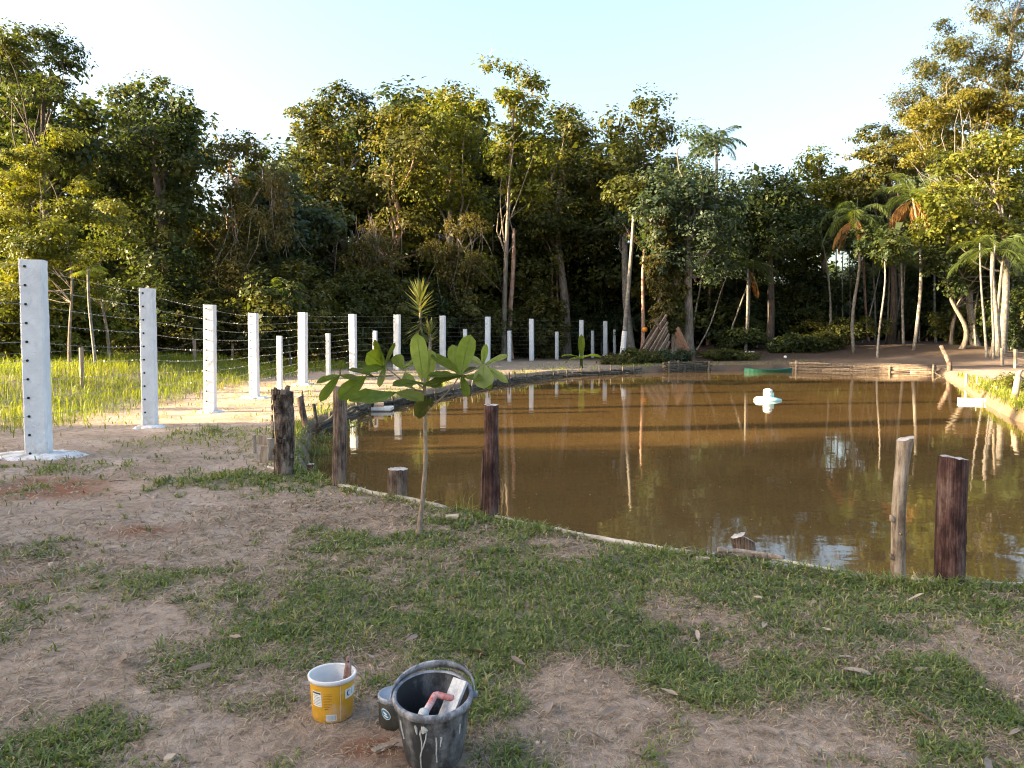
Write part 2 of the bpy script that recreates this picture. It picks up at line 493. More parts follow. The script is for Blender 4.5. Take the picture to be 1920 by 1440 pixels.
def ground_material():
    m, nt, out = mat_new('earth')
    v = coords(nt)
    n1 = noise(nt, 1.1, 6, 0.6, v)
    n2 = noise(nt, 14, 8, 0.7, v)
    n3 = noise(nt, 90, 5, 0.7, v)
    dirt = ramp(nt, n1.outputs[0], [(0.3, (0.31, 0.225, 0.165)), (0.5, (0.42, 0.315, 0.24)), (0.7, (0.53, 0.42, 0.335))])
    grit = ramp(nt, n2.outputs[0], [(0.36, (0.5, 0.48, 0.46)), (0.47, (0.92, 0.92, 0.92)), (0.66, (1.15, 1.14, 1.12))])
    mx = N(nt, 'ShaderNodeMix', data_type='RGBA', blend_type='MULTIPLY'); mx.inputs[0].default_value = 1
    nt.links.new(dirt.outputs[0], mx.inputs[6]); nt.links.new(grit.outputs[0], mx.inputs[7])
    ca = N(nt, 'ShaderNodeAttribute', attribute_name='clay')
    mc = N(nt, 'ShaderNodeMix', data_type='RGBA')
    nt.links.new(ca.outputs['Fac'], mc.inputs[0]); nt.links.new(mx.outputs[2], mc.inputs[6]); mc.inputs[7].default_value = (0.26, 0.115, 0.06, 1)
    # thatch under the grass
    th = ramp(nt, n3.outputs[0], [(0.34, (0.14, 0.105, 0.068)), (0.5, (0.33, 0.25, 0.17)), (0.64, (0.52, 0.42, 0.3))])
    co = N(nt, 'ShaderNodeAttribute', attribute_name='cover')
    cm = N(nt, 'ShaderNodeMath', operation='ADD'); nt.links.new(co.outputs['Fac'], cm.inputs[0])
    nm = N(nt, 'ShaderNodeMath', operation='MULTIPLY_ADD'); nt.links.new(n2.outputs[0], nm.inputs[0]); nm.inputs[1].default_value = 0.8; nm.inputs[2].default_value = -0.4
    nt.links.new(nm.outputs[0], cm.inputs[1])
    cr = ramp(nt, cm.outputs[0], [(0.2, (0, 0, 0)), (0.5, (1, 1, 1))])
    mg = N(nt, 'ShaderNodeMix', data_type='RGBA')
    nt.links.new(cr.outputs[0], mg.inputs[0]); nt.links.new(mc.outputs[2], mg.inputs[6]); nt.links.new(th.outputs[0], mg.inputs[7])
    wa = N(nt, 'ShaderNodeAttribute', attribute_name='wet')
    mw = N(nt, 'ShaderNodeMix', data_type='RGBA', blend_type='MULTIPLY')
    wf = N(nt, 'ShaderNodeMath', operation='MULTIPLY'); nt.links.new(wa.outputs['Fac'], wf.inputs[0]); wf.inputs[1].default_value = 0.6
    nt.links.new(wf.outputs[0], mw.inputs[0]); nt.links.new(mg.outputs[2], mw.inputs[6]); mw.inputs[7].default_value = (0.3, 0.24, 0.19, 1)
    hu = N(nt, 'ShaderNodeAttribute', attribute_name='painted_shade')
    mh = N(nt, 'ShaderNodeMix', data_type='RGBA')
    nt.links.new(hu.outputs['Fac'], mh.inputs[0]); nt.links.new(mw.outputs[2], mh.inputs[6]); mh.inputs[7].default_value = (0.085, 0.06, 0.045, 1)  # blends to dark brown where the far bank's shade is painted in
    p = N(nt, 'ShaderNodeBsdfPrincipled')
    p.inputs['Roughness'].default_value = 0.95
    p.inputs['Specular IOR Level'].default_value = 0.15
    nt.links.new(mh.outputs[2], p.inputs['Base Color'])
    # cracks, clods and grit
    vo = N(nt, 'ShaderNodeTexVoronoi', feature='DISTANCE_TO_EDGE'); vo.inputs['Scale'].default_value = 5.0
    vd = noise(nt, 3, 4, 0.6, v)
    va = N(nt, 'ShaderNodeMix', data_type='VECTOR'); va.inputs[0].default_value = 0.25
    nt.links.new(v, va.inputs[4]); nt.links.new(vd.outputs[1], va.inputs[5]); nt.links.new(va.outputs[1], vo.inputs['Vector'])
    ck = ramp(nt, vo.outputs['Distance'], [(0.0, (0, 0, 0)), (0.03, (1, 1, 1))])
    hs = N(nt, 'ShaderNodeMath', operation='MULTIPLY_ADD'); nt.links.new(n2.outputs[0], hs.inputs[0]); hs.inputs[1].default_value = 1.4
    nt.links.new(n3.outputs[0], hs.inputs[2])
    h2 = N(nt, 'ShaderNodeMath', operation='MULTIPLY_ADD'); nt.links.new(ck.outputs[0], h2.inputs[0]); h2.inputs[1].default_value = 0.25; nt.links.new(hs.outputs[0], h2.inputs[2])
    b = bump(nt, h2.outputs[0], .8, 0.022)
    nt.links.new(b.outputs[0], p.inputs['Normal'])
    nt.links.new(p.outputs[0], out.inputs[0])
    return m
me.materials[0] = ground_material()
bpy.data.materials.remove(bpy.data.materials['ground_tmp'])

# the water: murky brown, mirror-smooth with a faint ripple
def water_material():
    m, nt, out = mat_new('pond_water')
    v = coords(nt, (1, 1.6, 1))
    n = noise(nt, 0.25, 3, 0.5, v)
    r = ramp(nt, n.outputs[0], [(0.3, (0.088, 0.053, 0.02)), (0.7, (0.12, 0.072, 0.027))])
    p = N(nt, 'ShaderNodeBsdfPrincipled')
    p.inputs['Roughness'].default_value = 0.03
    p.inputs['IOR'].default_value = 1.33
    nt.links.new(r.outputs[0], p.inputs['Base Color'])
    w = noise(nt, 1.4, 2, 0.5, v)
    w2 = noise(nt, 9, 2, 0.5, v)
    ad = N(nt, 'ShaderNodeMath', operation='MULTIPLY_ADD'); nt.links.new(w2.outputs[0], ad.inputs[0]); ad.inputs[1].default_value = 0.08; nt.links.new(w.outputs[0], ad.inputs[2])
    b = bump(nt, ad.outputs[0], 0.12, 0.02)
    nt.links.new(b.outputs[0], p.inputs['Normal'])
    nt.links.new(p.outputs[0], out.inputs[0])
    return m
M['water'] = water_material()
mn = POND.min(0) - 1.0; mxp = POND.max(0) + 1.0
wx = np.linspace(mn[0], mxp[0], 40); wy = np.linspace(mn[1], mxp[1], 40)
WX, WY = np.meshgrid(wx, wy)
keep_v = np.stack([WX.ravel(), WY.ravel(), np.full(WX.size, WATER_Z)], -1)
a_, b_ = np.meshgrid(np.arange(39), np.arange(39))
wq = np.stack([b_ * 40 + a_, b_ * 40 + a_ + 1, (b_ + 1) * 40 + a_ + 1, (b_ + 1) * 40 + a_], -1).reshape(-1, 4)
cx = keep_v[wq].mean(1)
wq = wq[pond_sd(cx[:, 0], cx[:, 1]) < 1.3]
solo('pond_water', (keep_v, wq), M['water'], (0, 0, WATER_Z), 'still brown pond water mirroring posts and trees', 'water', kind='structure')

def gz1(x, y):
    return float(ground_z(np.array([float(x)]), np.array([float(y)]))[0])
def gz_on(px, py):
    """ground point seen at a photograph pixel"""
    z = 0.0
    for _ in range(6):
        g = G(px, py, z)
        z = float(land(g[0], g[1]))
    return G(px, py, z)
# ------------------------------------------------------------------ the forest
def leaf_quads(pos, nrm, ln, wd, rg, droop=0.0, fold=0.25):
    """one small folded rhombus per leaf"""
    n = len(pos)
    nrm = nrm / (np.linalg.norm(nrm, axis=1, keepdims=True) + 1e-9)
    t = rg.normal(size=(n, 3)); t[:, 2] -= droop
    t -= (t * nrm).sum(1, keepdims=True) * nrm
    t /= np.linalg.norm(t, axis=1, keepdims=True) + 1e-9
    s = np.cross(nrm, t)
    sz = 0.5 + 1.0 * rg.random(n) ** 1.3
    L = (ln * sz)[:, None]
    W = (wd * sz * (0.8 + 0.4 * rg.random(n)))[:, None] * 0.5
    V = np.empty((n, 4, 3))
    V[:, 0] = pos
    V[:, 1] = pos + t * L * 0.45 + s * W + nrm * W * fold
    V[:, 2] = pos + t * L
    V[:, 3] = pos + t * L * 0.45 - s * W + nrm * W * fold
    return V.reshape(-1, 3), np.arange(4 * n).reshape(n, 4)

FULL = 2.1     # overall fullness of the crowns
def foliage(blobs, rg, leaf=(0.24, 0.13), clump=0.75, per=70, dens=1.0, flat=0.62, droop=0.3, hollow=0.45):
    """blobs: (centre, radii). Leaves in clumps through each blob. Returns verts, quads, tint, clump centres"""
    pos = []; nr = []; ti = []; cl = []; inner_p = []; inner_n = []
    for c, r in blobs:
        c = np.asarray(c); r = np.asarray(r)
        vol = (r[0] * r[1] + r[0] * r[2] + r[1] * r[2]) / 3.0
        k = max(4, int(FULL * dens * 2.6 * vol / (clump * clump)))
        d = rg.normal(size=(k, 3)); d /= np.linalg.norm(d, axis=1, keepdims=True)
        u = hollow + (1 - hollow) * rg.random(k) ** 0.6
        cc = c + d * r * u[:, None]
        bt = rg.normal() * 0.1
        for q in range(k):
            m = int(per * (0.55 + 0.9 * rg.random()))
            cr = clump * (0.6 + 0.8 * rg.random())
            e = rg.normal(size=(m, 3)); e /= np.linalg.norm(e, axis=1, keepdims=True)
            pp = cc[q] + e * cr * (rg.random(m) ** 0.45)[:, None] * np.array([1, 1, flat])
            pos.append(pp)
            nr.append(e * 0.5 + d[q] * 0.5 + np.array([0, 0, 0.7]) + rg.normal(size=(m, 3)) * 0.45)
            ti.append(0.42 + bt + rg.normal() * 0.17 + rg.normal(size=m) * 0.15)
        cl.append(cc)
        # big inner leaves close the middle of the mass
        m = int(26 * vol / (leaf[0] * 6.0))
        e = rg.normal(size=(m, 3)); e /= np.linalg.norm(e, axis=1, keepdims=True)
        inner_p.append(c + e * r * 0.72 * (rg.random(m) ** 0.5)[:, None]); inner_n.append(e + rg.normal(size=(m, 3)) * 0.6)
    pos = np.vstack(pos); nr = np.vstack(nr); ti = np.clip(np.concatenate(ti), 0, 1)
    V, F = leaf_quads(pos, nr, leaf[0] * 1.0, leaf[1] * 1.08, rg, droop)
    ip = np.vstack(inner_p); 
    if len(ip):
        V2, F2 = leaf_quads(ip, np.vstack(inner_n), leaf[0] * 2.0, leaf[0] * 1.35, rg, 0.2)
        F = np.vstack([F, F2 + len(V)]); V = np.vstack([V, V2]); ti = np.concatenate([ti, np.clip(0.3 + rg.normal(size=len(ip)) * 0.12, 0, 1)])
    return V, F, ti, np.vstack(cl)

def curve(a, b, rg, bend=0.08, n=7, sag=0.0):
    a = np.asarray(a, float); b = np.asarray(b, float)
    t = np.linspace(0, 1, n)[:, None]
    p = a + (b - a) * t
    L = np.linalg.norm(b - a)
    o = rg.normal(size=3) * L * bend; o2 = rg.normal(size=3) * L * bend * 0.5
    p = p + o * np.sin(math.pi * t) + o2 * np.sin(2 * math.pi * t)
    p[:, 2] -= (sag * np.sin(math.pi * t))[:, 0]
    return p

def limbs(top, r, targets, rg, trunk_pts, n=5):
    out = []
    for tg in targets:
        zlo = trunk_pts[len(trunk_pts) // 2][2]
        k = rg.integers(len(trunk_pts) // 2, len(trunk_pts))
        s = trunk_pts[k]
        if s[2] > tg[2] + 1.0:
            s = trunk_pts[max(1, len(trunk_pts) // 2 - 1)]
        p = curve(s, tg, rg, 0.07, 6)
        out.append(tube(p, np.linspace(r * 0.55, r * 0.1, 6), n, False))
    return out

def make_tree(name, base, trunk_top, tr, blobs, leafm, barkm, label, cat='tree', group=None, seed=0, bend=0.03, nlimb=14,
              twigs=0, **kw):
    rg = np.random.default_rng(seed)
    base = np.asarray(base, float)
    t = thing(name, base, label, cat, group)
    tp = curve(base - np.array([0, 0, 0.3]), trunk_top, rg, bend, 12)
    rad = np.linspace(tr * 1.15, tr * 0.45, 12); rad[0] = tr * 1.7; rad[1] = tr * 1.2
    V, F, ti, cl = foliage(blobs, rg, **kw)
    sel = cl[rg.permutation(len(cl))[:nlimb]]
    lim = limbs(trunk_top, tr * 0.6, sel, rg, tp)
    trunk = part('trunk', tube(tp, rad, 8, False, 0.06, seed), barkm, t, True)
    if lim:
        part('limbs', join(*lim), barkm, t, True, kind='stuff')
    if twigs:
        tw = []
        for q in range(twigs):
            c, r = blobs[rg.integers(len(blobs))]
            s = cl[rg.integers(len(cl))]
            d = rg.normal(size=3); d[2] = abs(d[2]) * 1.2; d /= np.linalg.norm(d)
            tw.append(tube(curve(s, s + d * (0.8 + 1.3 * rg.random()), rg, 0.1, 4), np.linspace(0.014, 0.005, 4), 3, False))
        part('bare_twigs', join(*tw), M['bark_grey'], t, kind='stuff')
    part('crown', (V, F), leafm, t, tint=ti, kind='stuff')
    return t

def pblobs(spec, D, dscale=0.8, rg=None):
    """crown masses seen at photograph pixels, D metres away, as solids with depth"""
    out = []
    rg = rg or np.random.default_rng(1)
    for (x, y, rx, ry) in spec:
        s = D / FOC
        d = D + rg.normal() * rx * s * 0.5
        c = P(x, y, d)
        out.append((c, np.array([rx * s, max(rx, ry) * s * dscale, ry * s])))
    return out

# name, depth, (base px x), trunk half-width m, trunk top px, masses, leaf, bark, label, options
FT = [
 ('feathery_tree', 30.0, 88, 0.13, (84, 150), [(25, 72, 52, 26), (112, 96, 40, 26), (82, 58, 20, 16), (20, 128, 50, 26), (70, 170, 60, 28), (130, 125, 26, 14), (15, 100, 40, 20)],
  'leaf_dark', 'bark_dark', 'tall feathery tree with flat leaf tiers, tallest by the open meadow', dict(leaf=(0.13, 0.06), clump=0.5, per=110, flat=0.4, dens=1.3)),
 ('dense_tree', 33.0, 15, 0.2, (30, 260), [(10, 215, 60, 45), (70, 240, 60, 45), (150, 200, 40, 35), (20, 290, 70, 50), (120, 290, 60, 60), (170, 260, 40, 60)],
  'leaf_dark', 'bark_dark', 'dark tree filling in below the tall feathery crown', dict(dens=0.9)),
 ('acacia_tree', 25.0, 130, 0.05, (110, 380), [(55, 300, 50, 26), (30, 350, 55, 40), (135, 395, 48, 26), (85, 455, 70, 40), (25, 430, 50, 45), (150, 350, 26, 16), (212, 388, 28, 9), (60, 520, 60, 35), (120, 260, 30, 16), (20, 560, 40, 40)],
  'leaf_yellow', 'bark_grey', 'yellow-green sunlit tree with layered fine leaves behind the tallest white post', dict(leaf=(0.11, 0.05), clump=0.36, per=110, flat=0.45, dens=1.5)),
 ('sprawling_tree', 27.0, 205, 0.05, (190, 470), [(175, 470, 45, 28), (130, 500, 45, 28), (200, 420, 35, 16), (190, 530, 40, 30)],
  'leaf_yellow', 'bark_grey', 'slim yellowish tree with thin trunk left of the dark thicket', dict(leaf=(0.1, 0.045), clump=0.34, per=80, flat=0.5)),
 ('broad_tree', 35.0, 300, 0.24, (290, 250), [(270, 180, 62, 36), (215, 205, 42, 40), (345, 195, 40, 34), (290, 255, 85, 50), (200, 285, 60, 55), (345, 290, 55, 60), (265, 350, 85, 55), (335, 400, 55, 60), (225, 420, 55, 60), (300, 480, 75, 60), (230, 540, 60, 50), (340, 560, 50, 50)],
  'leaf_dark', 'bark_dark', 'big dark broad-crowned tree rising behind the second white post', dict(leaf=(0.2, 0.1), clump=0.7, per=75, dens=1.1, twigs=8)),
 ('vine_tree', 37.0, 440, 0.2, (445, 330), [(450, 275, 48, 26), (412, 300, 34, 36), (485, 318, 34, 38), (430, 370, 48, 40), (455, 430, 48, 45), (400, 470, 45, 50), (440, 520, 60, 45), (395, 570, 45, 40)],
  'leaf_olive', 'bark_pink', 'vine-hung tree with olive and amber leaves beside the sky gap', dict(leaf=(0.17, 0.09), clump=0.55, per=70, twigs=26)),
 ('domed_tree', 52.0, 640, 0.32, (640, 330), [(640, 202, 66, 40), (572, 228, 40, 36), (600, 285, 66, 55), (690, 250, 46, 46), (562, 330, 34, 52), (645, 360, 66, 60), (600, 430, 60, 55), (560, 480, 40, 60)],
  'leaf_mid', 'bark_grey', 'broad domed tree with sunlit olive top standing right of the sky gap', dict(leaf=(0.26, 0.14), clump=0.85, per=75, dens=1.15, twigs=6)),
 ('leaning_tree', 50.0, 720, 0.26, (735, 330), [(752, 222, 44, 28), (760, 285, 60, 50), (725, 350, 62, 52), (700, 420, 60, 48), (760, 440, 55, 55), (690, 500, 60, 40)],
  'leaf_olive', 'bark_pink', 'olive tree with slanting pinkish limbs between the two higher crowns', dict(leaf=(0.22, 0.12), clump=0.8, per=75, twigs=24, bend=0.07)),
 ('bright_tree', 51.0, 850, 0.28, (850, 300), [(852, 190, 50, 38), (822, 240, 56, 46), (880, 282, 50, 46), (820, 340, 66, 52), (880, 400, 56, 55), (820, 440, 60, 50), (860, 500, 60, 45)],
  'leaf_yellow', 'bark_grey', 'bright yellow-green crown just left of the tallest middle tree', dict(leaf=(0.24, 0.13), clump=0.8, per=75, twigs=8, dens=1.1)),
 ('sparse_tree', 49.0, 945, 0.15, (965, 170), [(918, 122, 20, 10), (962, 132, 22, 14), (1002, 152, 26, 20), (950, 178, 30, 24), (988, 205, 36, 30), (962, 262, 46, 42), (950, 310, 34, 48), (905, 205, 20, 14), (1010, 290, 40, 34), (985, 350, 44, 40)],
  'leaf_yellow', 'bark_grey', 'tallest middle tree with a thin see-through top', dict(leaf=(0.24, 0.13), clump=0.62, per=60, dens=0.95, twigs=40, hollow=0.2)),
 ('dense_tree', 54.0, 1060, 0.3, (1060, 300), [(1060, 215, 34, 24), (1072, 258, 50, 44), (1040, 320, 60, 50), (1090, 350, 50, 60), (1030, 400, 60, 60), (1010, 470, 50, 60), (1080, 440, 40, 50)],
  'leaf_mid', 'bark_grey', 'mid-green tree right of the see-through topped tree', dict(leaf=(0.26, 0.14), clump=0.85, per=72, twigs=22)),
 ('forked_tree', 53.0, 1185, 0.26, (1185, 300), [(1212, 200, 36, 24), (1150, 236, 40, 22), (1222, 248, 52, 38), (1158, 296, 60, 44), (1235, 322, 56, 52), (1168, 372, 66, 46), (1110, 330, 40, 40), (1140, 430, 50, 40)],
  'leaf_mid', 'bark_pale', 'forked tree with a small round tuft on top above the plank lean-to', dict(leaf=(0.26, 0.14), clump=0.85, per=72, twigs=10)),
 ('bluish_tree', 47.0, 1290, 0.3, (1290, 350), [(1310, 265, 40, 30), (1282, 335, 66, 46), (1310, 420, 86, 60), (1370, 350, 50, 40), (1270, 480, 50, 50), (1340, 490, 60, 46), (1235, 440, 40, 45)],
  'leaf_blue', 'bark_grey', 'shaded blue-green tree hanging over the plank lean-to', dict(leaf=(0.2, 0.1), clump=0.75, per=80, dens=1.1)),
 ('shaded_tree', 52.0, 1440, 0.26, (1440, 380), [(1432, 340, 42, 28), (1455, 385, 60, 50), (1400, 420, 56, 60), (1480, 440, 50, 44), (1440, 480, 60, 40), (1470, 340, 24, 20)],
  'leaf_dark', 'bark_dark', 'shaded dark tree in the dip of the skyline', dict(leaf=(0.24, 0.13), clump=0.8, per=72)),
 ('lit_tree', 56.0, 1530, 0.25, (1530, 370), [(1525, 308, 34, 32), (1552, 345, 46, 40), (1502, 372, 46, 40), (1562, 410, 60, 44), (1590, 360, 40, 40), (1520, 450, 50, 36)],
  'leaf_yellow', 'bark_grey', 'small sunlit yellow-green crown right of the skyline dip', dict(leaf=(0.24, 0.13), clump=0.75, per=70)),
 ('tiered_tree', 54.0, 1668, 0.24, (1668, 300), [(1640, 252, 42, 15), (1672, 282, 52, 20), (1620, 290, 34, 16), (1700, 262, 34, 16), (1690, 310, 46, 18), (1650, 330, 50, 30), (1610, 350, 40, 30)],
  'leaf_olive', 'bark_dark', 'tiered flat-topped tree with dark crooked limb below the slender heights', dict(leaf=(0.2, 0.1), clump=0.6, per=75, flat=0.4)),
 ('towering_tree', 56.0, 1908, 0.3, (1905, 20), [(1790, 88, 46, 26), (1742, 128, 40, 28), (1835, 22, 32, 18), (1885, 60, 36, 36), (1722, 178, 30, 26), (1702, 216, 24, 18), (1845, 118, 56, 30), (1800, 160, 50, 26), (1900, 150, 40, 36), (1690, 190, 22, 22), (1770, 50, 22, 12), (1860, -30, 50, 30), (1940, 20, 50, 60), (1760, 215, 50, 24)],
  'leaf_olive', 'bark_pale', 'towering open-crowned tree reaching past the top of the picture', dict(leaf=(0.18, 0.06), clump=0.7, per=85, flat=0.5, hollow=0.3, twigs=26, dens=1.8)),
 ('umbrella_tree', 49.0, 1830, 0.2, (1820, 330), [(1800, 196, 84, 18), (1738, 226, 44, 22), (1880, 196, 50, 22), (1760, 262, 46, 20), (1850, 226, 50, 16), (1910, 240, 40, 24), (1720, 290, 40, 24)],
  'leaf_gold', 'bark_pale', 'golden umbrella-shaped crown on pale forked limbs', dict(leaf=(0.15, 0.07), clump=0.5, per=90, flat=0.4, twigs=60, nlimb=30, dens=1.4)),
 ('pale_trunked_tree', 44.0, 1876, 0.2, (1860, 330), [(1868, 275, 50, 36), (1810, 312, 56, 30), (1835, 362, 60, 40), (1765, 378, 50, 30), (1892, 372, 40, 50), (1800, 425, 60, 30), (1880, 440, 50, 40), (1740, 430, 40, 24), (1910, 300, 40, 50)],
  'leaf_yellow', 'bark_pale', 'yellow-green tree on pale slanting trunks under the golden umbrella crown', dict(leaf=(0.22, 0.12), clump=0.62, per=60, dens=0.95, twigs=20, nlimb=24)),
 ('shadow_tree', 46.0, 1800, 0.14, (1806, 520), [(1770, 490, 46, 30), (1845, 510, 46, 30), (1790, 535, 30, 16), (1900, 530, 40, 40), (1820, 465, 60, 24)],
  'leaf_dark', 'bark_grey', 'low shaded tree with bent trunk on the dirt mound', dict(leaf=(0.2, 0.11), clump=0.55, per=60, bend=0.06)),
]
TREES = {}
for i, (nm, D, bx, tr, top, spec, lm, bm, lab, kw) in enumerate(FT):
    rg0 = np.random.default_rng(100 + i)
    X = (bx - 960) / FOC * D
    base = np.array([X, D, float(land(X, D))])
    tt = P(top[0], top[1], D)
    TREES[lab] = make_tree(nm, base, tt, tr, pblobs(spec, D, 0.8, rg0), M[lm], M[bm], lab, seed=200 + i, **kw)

# ---- low leafy masses at the forest's foot (each a shrub)
def make_shrub(name, loc, rx, rz, leafm, label, seed, group=None, **kw):
    rg = np.random.default_rng(seed)
    t = thing(name, loc, label, 'shrub', group)
    loc = np.asarray(loc, float)
    bl = [(loc + np.array([rg.normal() * rx * 0.35, rg.normal() * rx * 0.3, rz * (0.4 + 0.35 * rg.random())]), np.array([rx * 0.7, rx * 0.6, rz * 0.5])) for _ in range(5)]
    V, F, ti, cl = foliage(bl, rg, **kw)
    st = [tube(curve(loc - np.array([0, 0, .1]), c, rg, 0.1, 5), np.linspace(0.03, 0.008, 5), 4, False) for c in cl[:10]]
    part('stems', join(*st), M['bark_dark'], t, kind='stuff')
    part('foliage', (V, F), leafm, t, tint=ti, kind='stuff')
    return t

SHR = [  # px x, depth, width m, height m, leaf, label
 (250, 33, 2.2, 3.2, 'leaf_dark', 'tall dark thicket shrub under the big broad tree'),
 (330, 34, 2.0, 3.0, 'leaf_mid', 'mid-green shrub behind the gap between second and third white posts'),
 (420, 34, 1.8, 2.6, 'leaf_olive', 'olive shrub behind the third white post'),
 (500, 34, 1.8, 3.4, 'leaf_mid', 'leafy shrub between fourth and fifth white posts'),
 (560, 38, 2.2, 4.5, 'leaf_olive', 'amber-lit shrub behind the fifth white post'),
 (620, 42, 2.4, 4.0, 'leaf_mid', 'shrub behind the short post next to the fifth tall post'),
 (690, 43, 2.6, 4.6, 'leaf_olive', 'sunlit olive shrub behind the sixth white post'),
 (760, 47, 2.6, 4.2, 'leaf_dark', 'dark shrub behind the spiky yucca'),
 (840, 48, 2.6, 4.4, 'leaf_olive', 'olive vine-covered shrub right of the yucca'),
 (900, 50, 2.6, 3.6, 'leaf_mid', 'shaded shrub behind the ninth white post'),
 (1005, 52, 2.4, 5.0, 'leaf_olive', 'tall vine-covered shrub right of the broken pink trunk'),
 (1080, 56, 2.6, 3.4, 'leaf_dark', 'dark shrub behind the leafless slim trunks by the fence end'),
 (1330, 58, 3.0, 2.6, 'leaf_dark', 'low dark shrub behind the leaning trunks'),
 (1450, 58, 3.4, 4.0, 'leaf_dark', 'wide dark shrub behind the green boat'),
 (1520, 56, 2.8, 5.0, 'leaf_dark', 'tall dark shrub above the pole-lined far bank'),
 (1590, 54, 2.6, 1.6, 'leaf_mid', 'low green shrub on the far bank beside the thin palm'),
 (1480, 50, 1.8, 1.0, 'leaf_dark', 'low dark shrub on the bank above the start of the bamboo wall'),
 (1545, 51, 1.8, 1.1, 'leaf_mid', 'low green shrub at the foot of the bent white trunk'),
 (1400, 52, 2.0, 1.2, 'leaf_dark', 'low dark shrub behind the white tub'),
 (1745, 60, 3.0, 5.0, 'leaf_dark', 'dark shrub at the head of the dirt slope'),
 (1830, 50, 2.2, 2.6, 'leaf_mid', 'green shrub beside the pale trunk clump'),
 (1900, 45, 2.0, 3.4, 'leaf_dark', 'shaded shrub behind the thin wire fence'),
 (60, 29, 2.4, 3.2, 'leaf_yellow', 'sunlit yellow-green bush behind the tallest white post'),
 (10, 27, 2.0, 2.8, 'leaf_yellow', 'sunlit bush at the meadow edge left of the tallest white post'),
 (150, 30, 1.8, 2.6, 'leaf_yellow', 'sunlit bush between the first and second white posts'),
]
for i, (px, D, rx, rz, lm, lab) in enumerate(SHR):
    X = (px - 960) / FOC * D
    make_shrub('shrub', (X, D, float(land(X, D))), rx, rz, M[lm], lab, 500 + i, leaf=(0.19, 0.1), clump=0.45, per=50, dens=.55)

# ---- second and third rows: copies of three plain trees with crowns down to the ground
def back_tree(seed, leafm, barkm, h, w, label, group):
    rg = np.random.default_rng(seed)
    bl = []
    for k in range(9):
        z = h * (0.16 + 0.76 * k / 8.0)
        rr = w * (0.75 + 0.25 * math.sin(k * 0.9 + seed)) * (1.0 if k < 7 else 0.7)
        bl.append((np.array([rg.normal() * w * 0.3, rg.normal() * w * 0.3, z]), np.array([rr, rr, h * 0.11])))
    return make_tree('forest_tree', (0, 0, 0), (0, 0, h * 0.8), 0.22, bl, leafm, barkm, label, 'tree', group, seed, leaf=(0.34, 0.19), clump=1.0, per=60, dens=1.1, nlimb=10)
G_BACK = 'trees of the forest behind the front row'
LB = 'dark forest tree in the second row, mostly hidden by front trees'
protos = [back_tree(31, M['leaf_dark'], M['bark_grey'], 14.0, 3.6, LB, G_BACK), back_tree(32, M['leaf_mid'], M['bark_grey'], 13.0, 3.8, LB, G_BACK), back_tree(33, M['leaf_blue'], M['bark_dark'], 12.5, 3.6, LB, G_BACK)]
rb = np.random.default_rng(77)
first = [True] * 3
def put_back(x, y, s, k, label=None, group=None):
    z = float(land(x, y)) - 0.2
    if first[k]:
        first[k] = False
        o = protos[k]; o.location = (x, y, z); o.rotation_euler = (0, 0, rb.random() * 6.28); o.scale = (s, s, s)
        if label: o['label'] = label
        if group: o['group'] = group
        return o
    return copy_tree(protos[k], (x, y, z), rb.random() * 6.28, (s, s, s * (0.92 + 0.16 * rb.random())), label or LB, group or G_BACK)
BACK = [(-22.5, 39, 1.0), (-18, 41, .95), (-12.5, 42, .78), (-30, 37, 1.1), (-37, 42, 1.1), (-31, 46, 1.1), (-14.5, 50, .85), (-17.5, 57, .95), (-12.8, 58, 1.25), (-8.5, 60, 1.32), (-4.5, 59, 1.36), (-1, 61, 1.36), (3, 60, 1.32), (6.8, 61, 1.3),
        (10.5, 61, 1.2), (14.5, 62, 1.02), (18.5, 63, .92), (30, 66, 1.0), (34, 66, 1.2), (38, 66, 1.2), (43, 64, 1.2), (36, 55, .9), (41, 52, .9), (-24, 50, 1.1)]
for i, (x, y, s) in enumerate(BACK):
    put_back(x, y, s, i % 3)
# unseen trees added beyond the left edge to shade the near lawn and posts
LS = 'tree of the shelter belt along the yard, beyond the picture edge'
GS = 'shelter belt whose shade covers the lawn'
SHADE = [(-24, -11, .8), (-26, -8.5, .85), (-23, -6.5, .8), (-27, -4.2, .9), (-23.5, -2.6, .8), (-27.5, -.8, .9), (-24, 1.2, .82), (-28, 3.0, .9), (-24.5, 4.4, .8), (-29, 6.0, .8), (-33, -3.5, .95), (-33.5, -.5, 1.0), (-33, 2.2, .95)]
for i, (x, y, s) in enumerate(SHADE):
    put_back(x, y, s, i % 3, LS, GS)
for i, (x, y, s) in enumerate(((-29, 9.7, .16), (-33, 13.2, .08), (-34, 17.4, .06))):    # more unseen trees, squeezed narrow and added to cast streaks of shade
    o = put_back(x, y, 1.0, i % 3, 'narrow tree of the shelter belt, beyond the picture edge', GS)
    o.scale = (s, s, 1.05)

# undergrowth between the trunks: copies of two shrubs
u0 = make_shrub('undergrowth_shrub', (-16, 44, float(land(-16, 44))), 2.4, 2.6, M['leaf_dark'], 'low dark undergrowth shrub between the forest trunks', 801, 'undergrowth between the trunks', leaf=(0.24, 0.13), clump=0.6, per=50)
u1 = make_shrub('undergrowth_shrub', (-12, 46, float(land(-12, 46))), 2.2, 2.2, M['leaf_blue'], 'low dark undergrowth shrub between the forest trunks', 802, 'undergrowth between the trunks', leaf=(0.24, 0.13), clump=0.6, per=50)
for k in range(34):
    x = -24 + 66 * ((k * 0.618) % 1.0); y = 57 + 12 * rb.random()
    s = 0.9 + 0.7 * rb.random()
    copy_tree((u0, u1)[k % 2], (x, y, float(land(x, y)) - .1), rb.random() * 6.28, (s * 1.2, s, s))

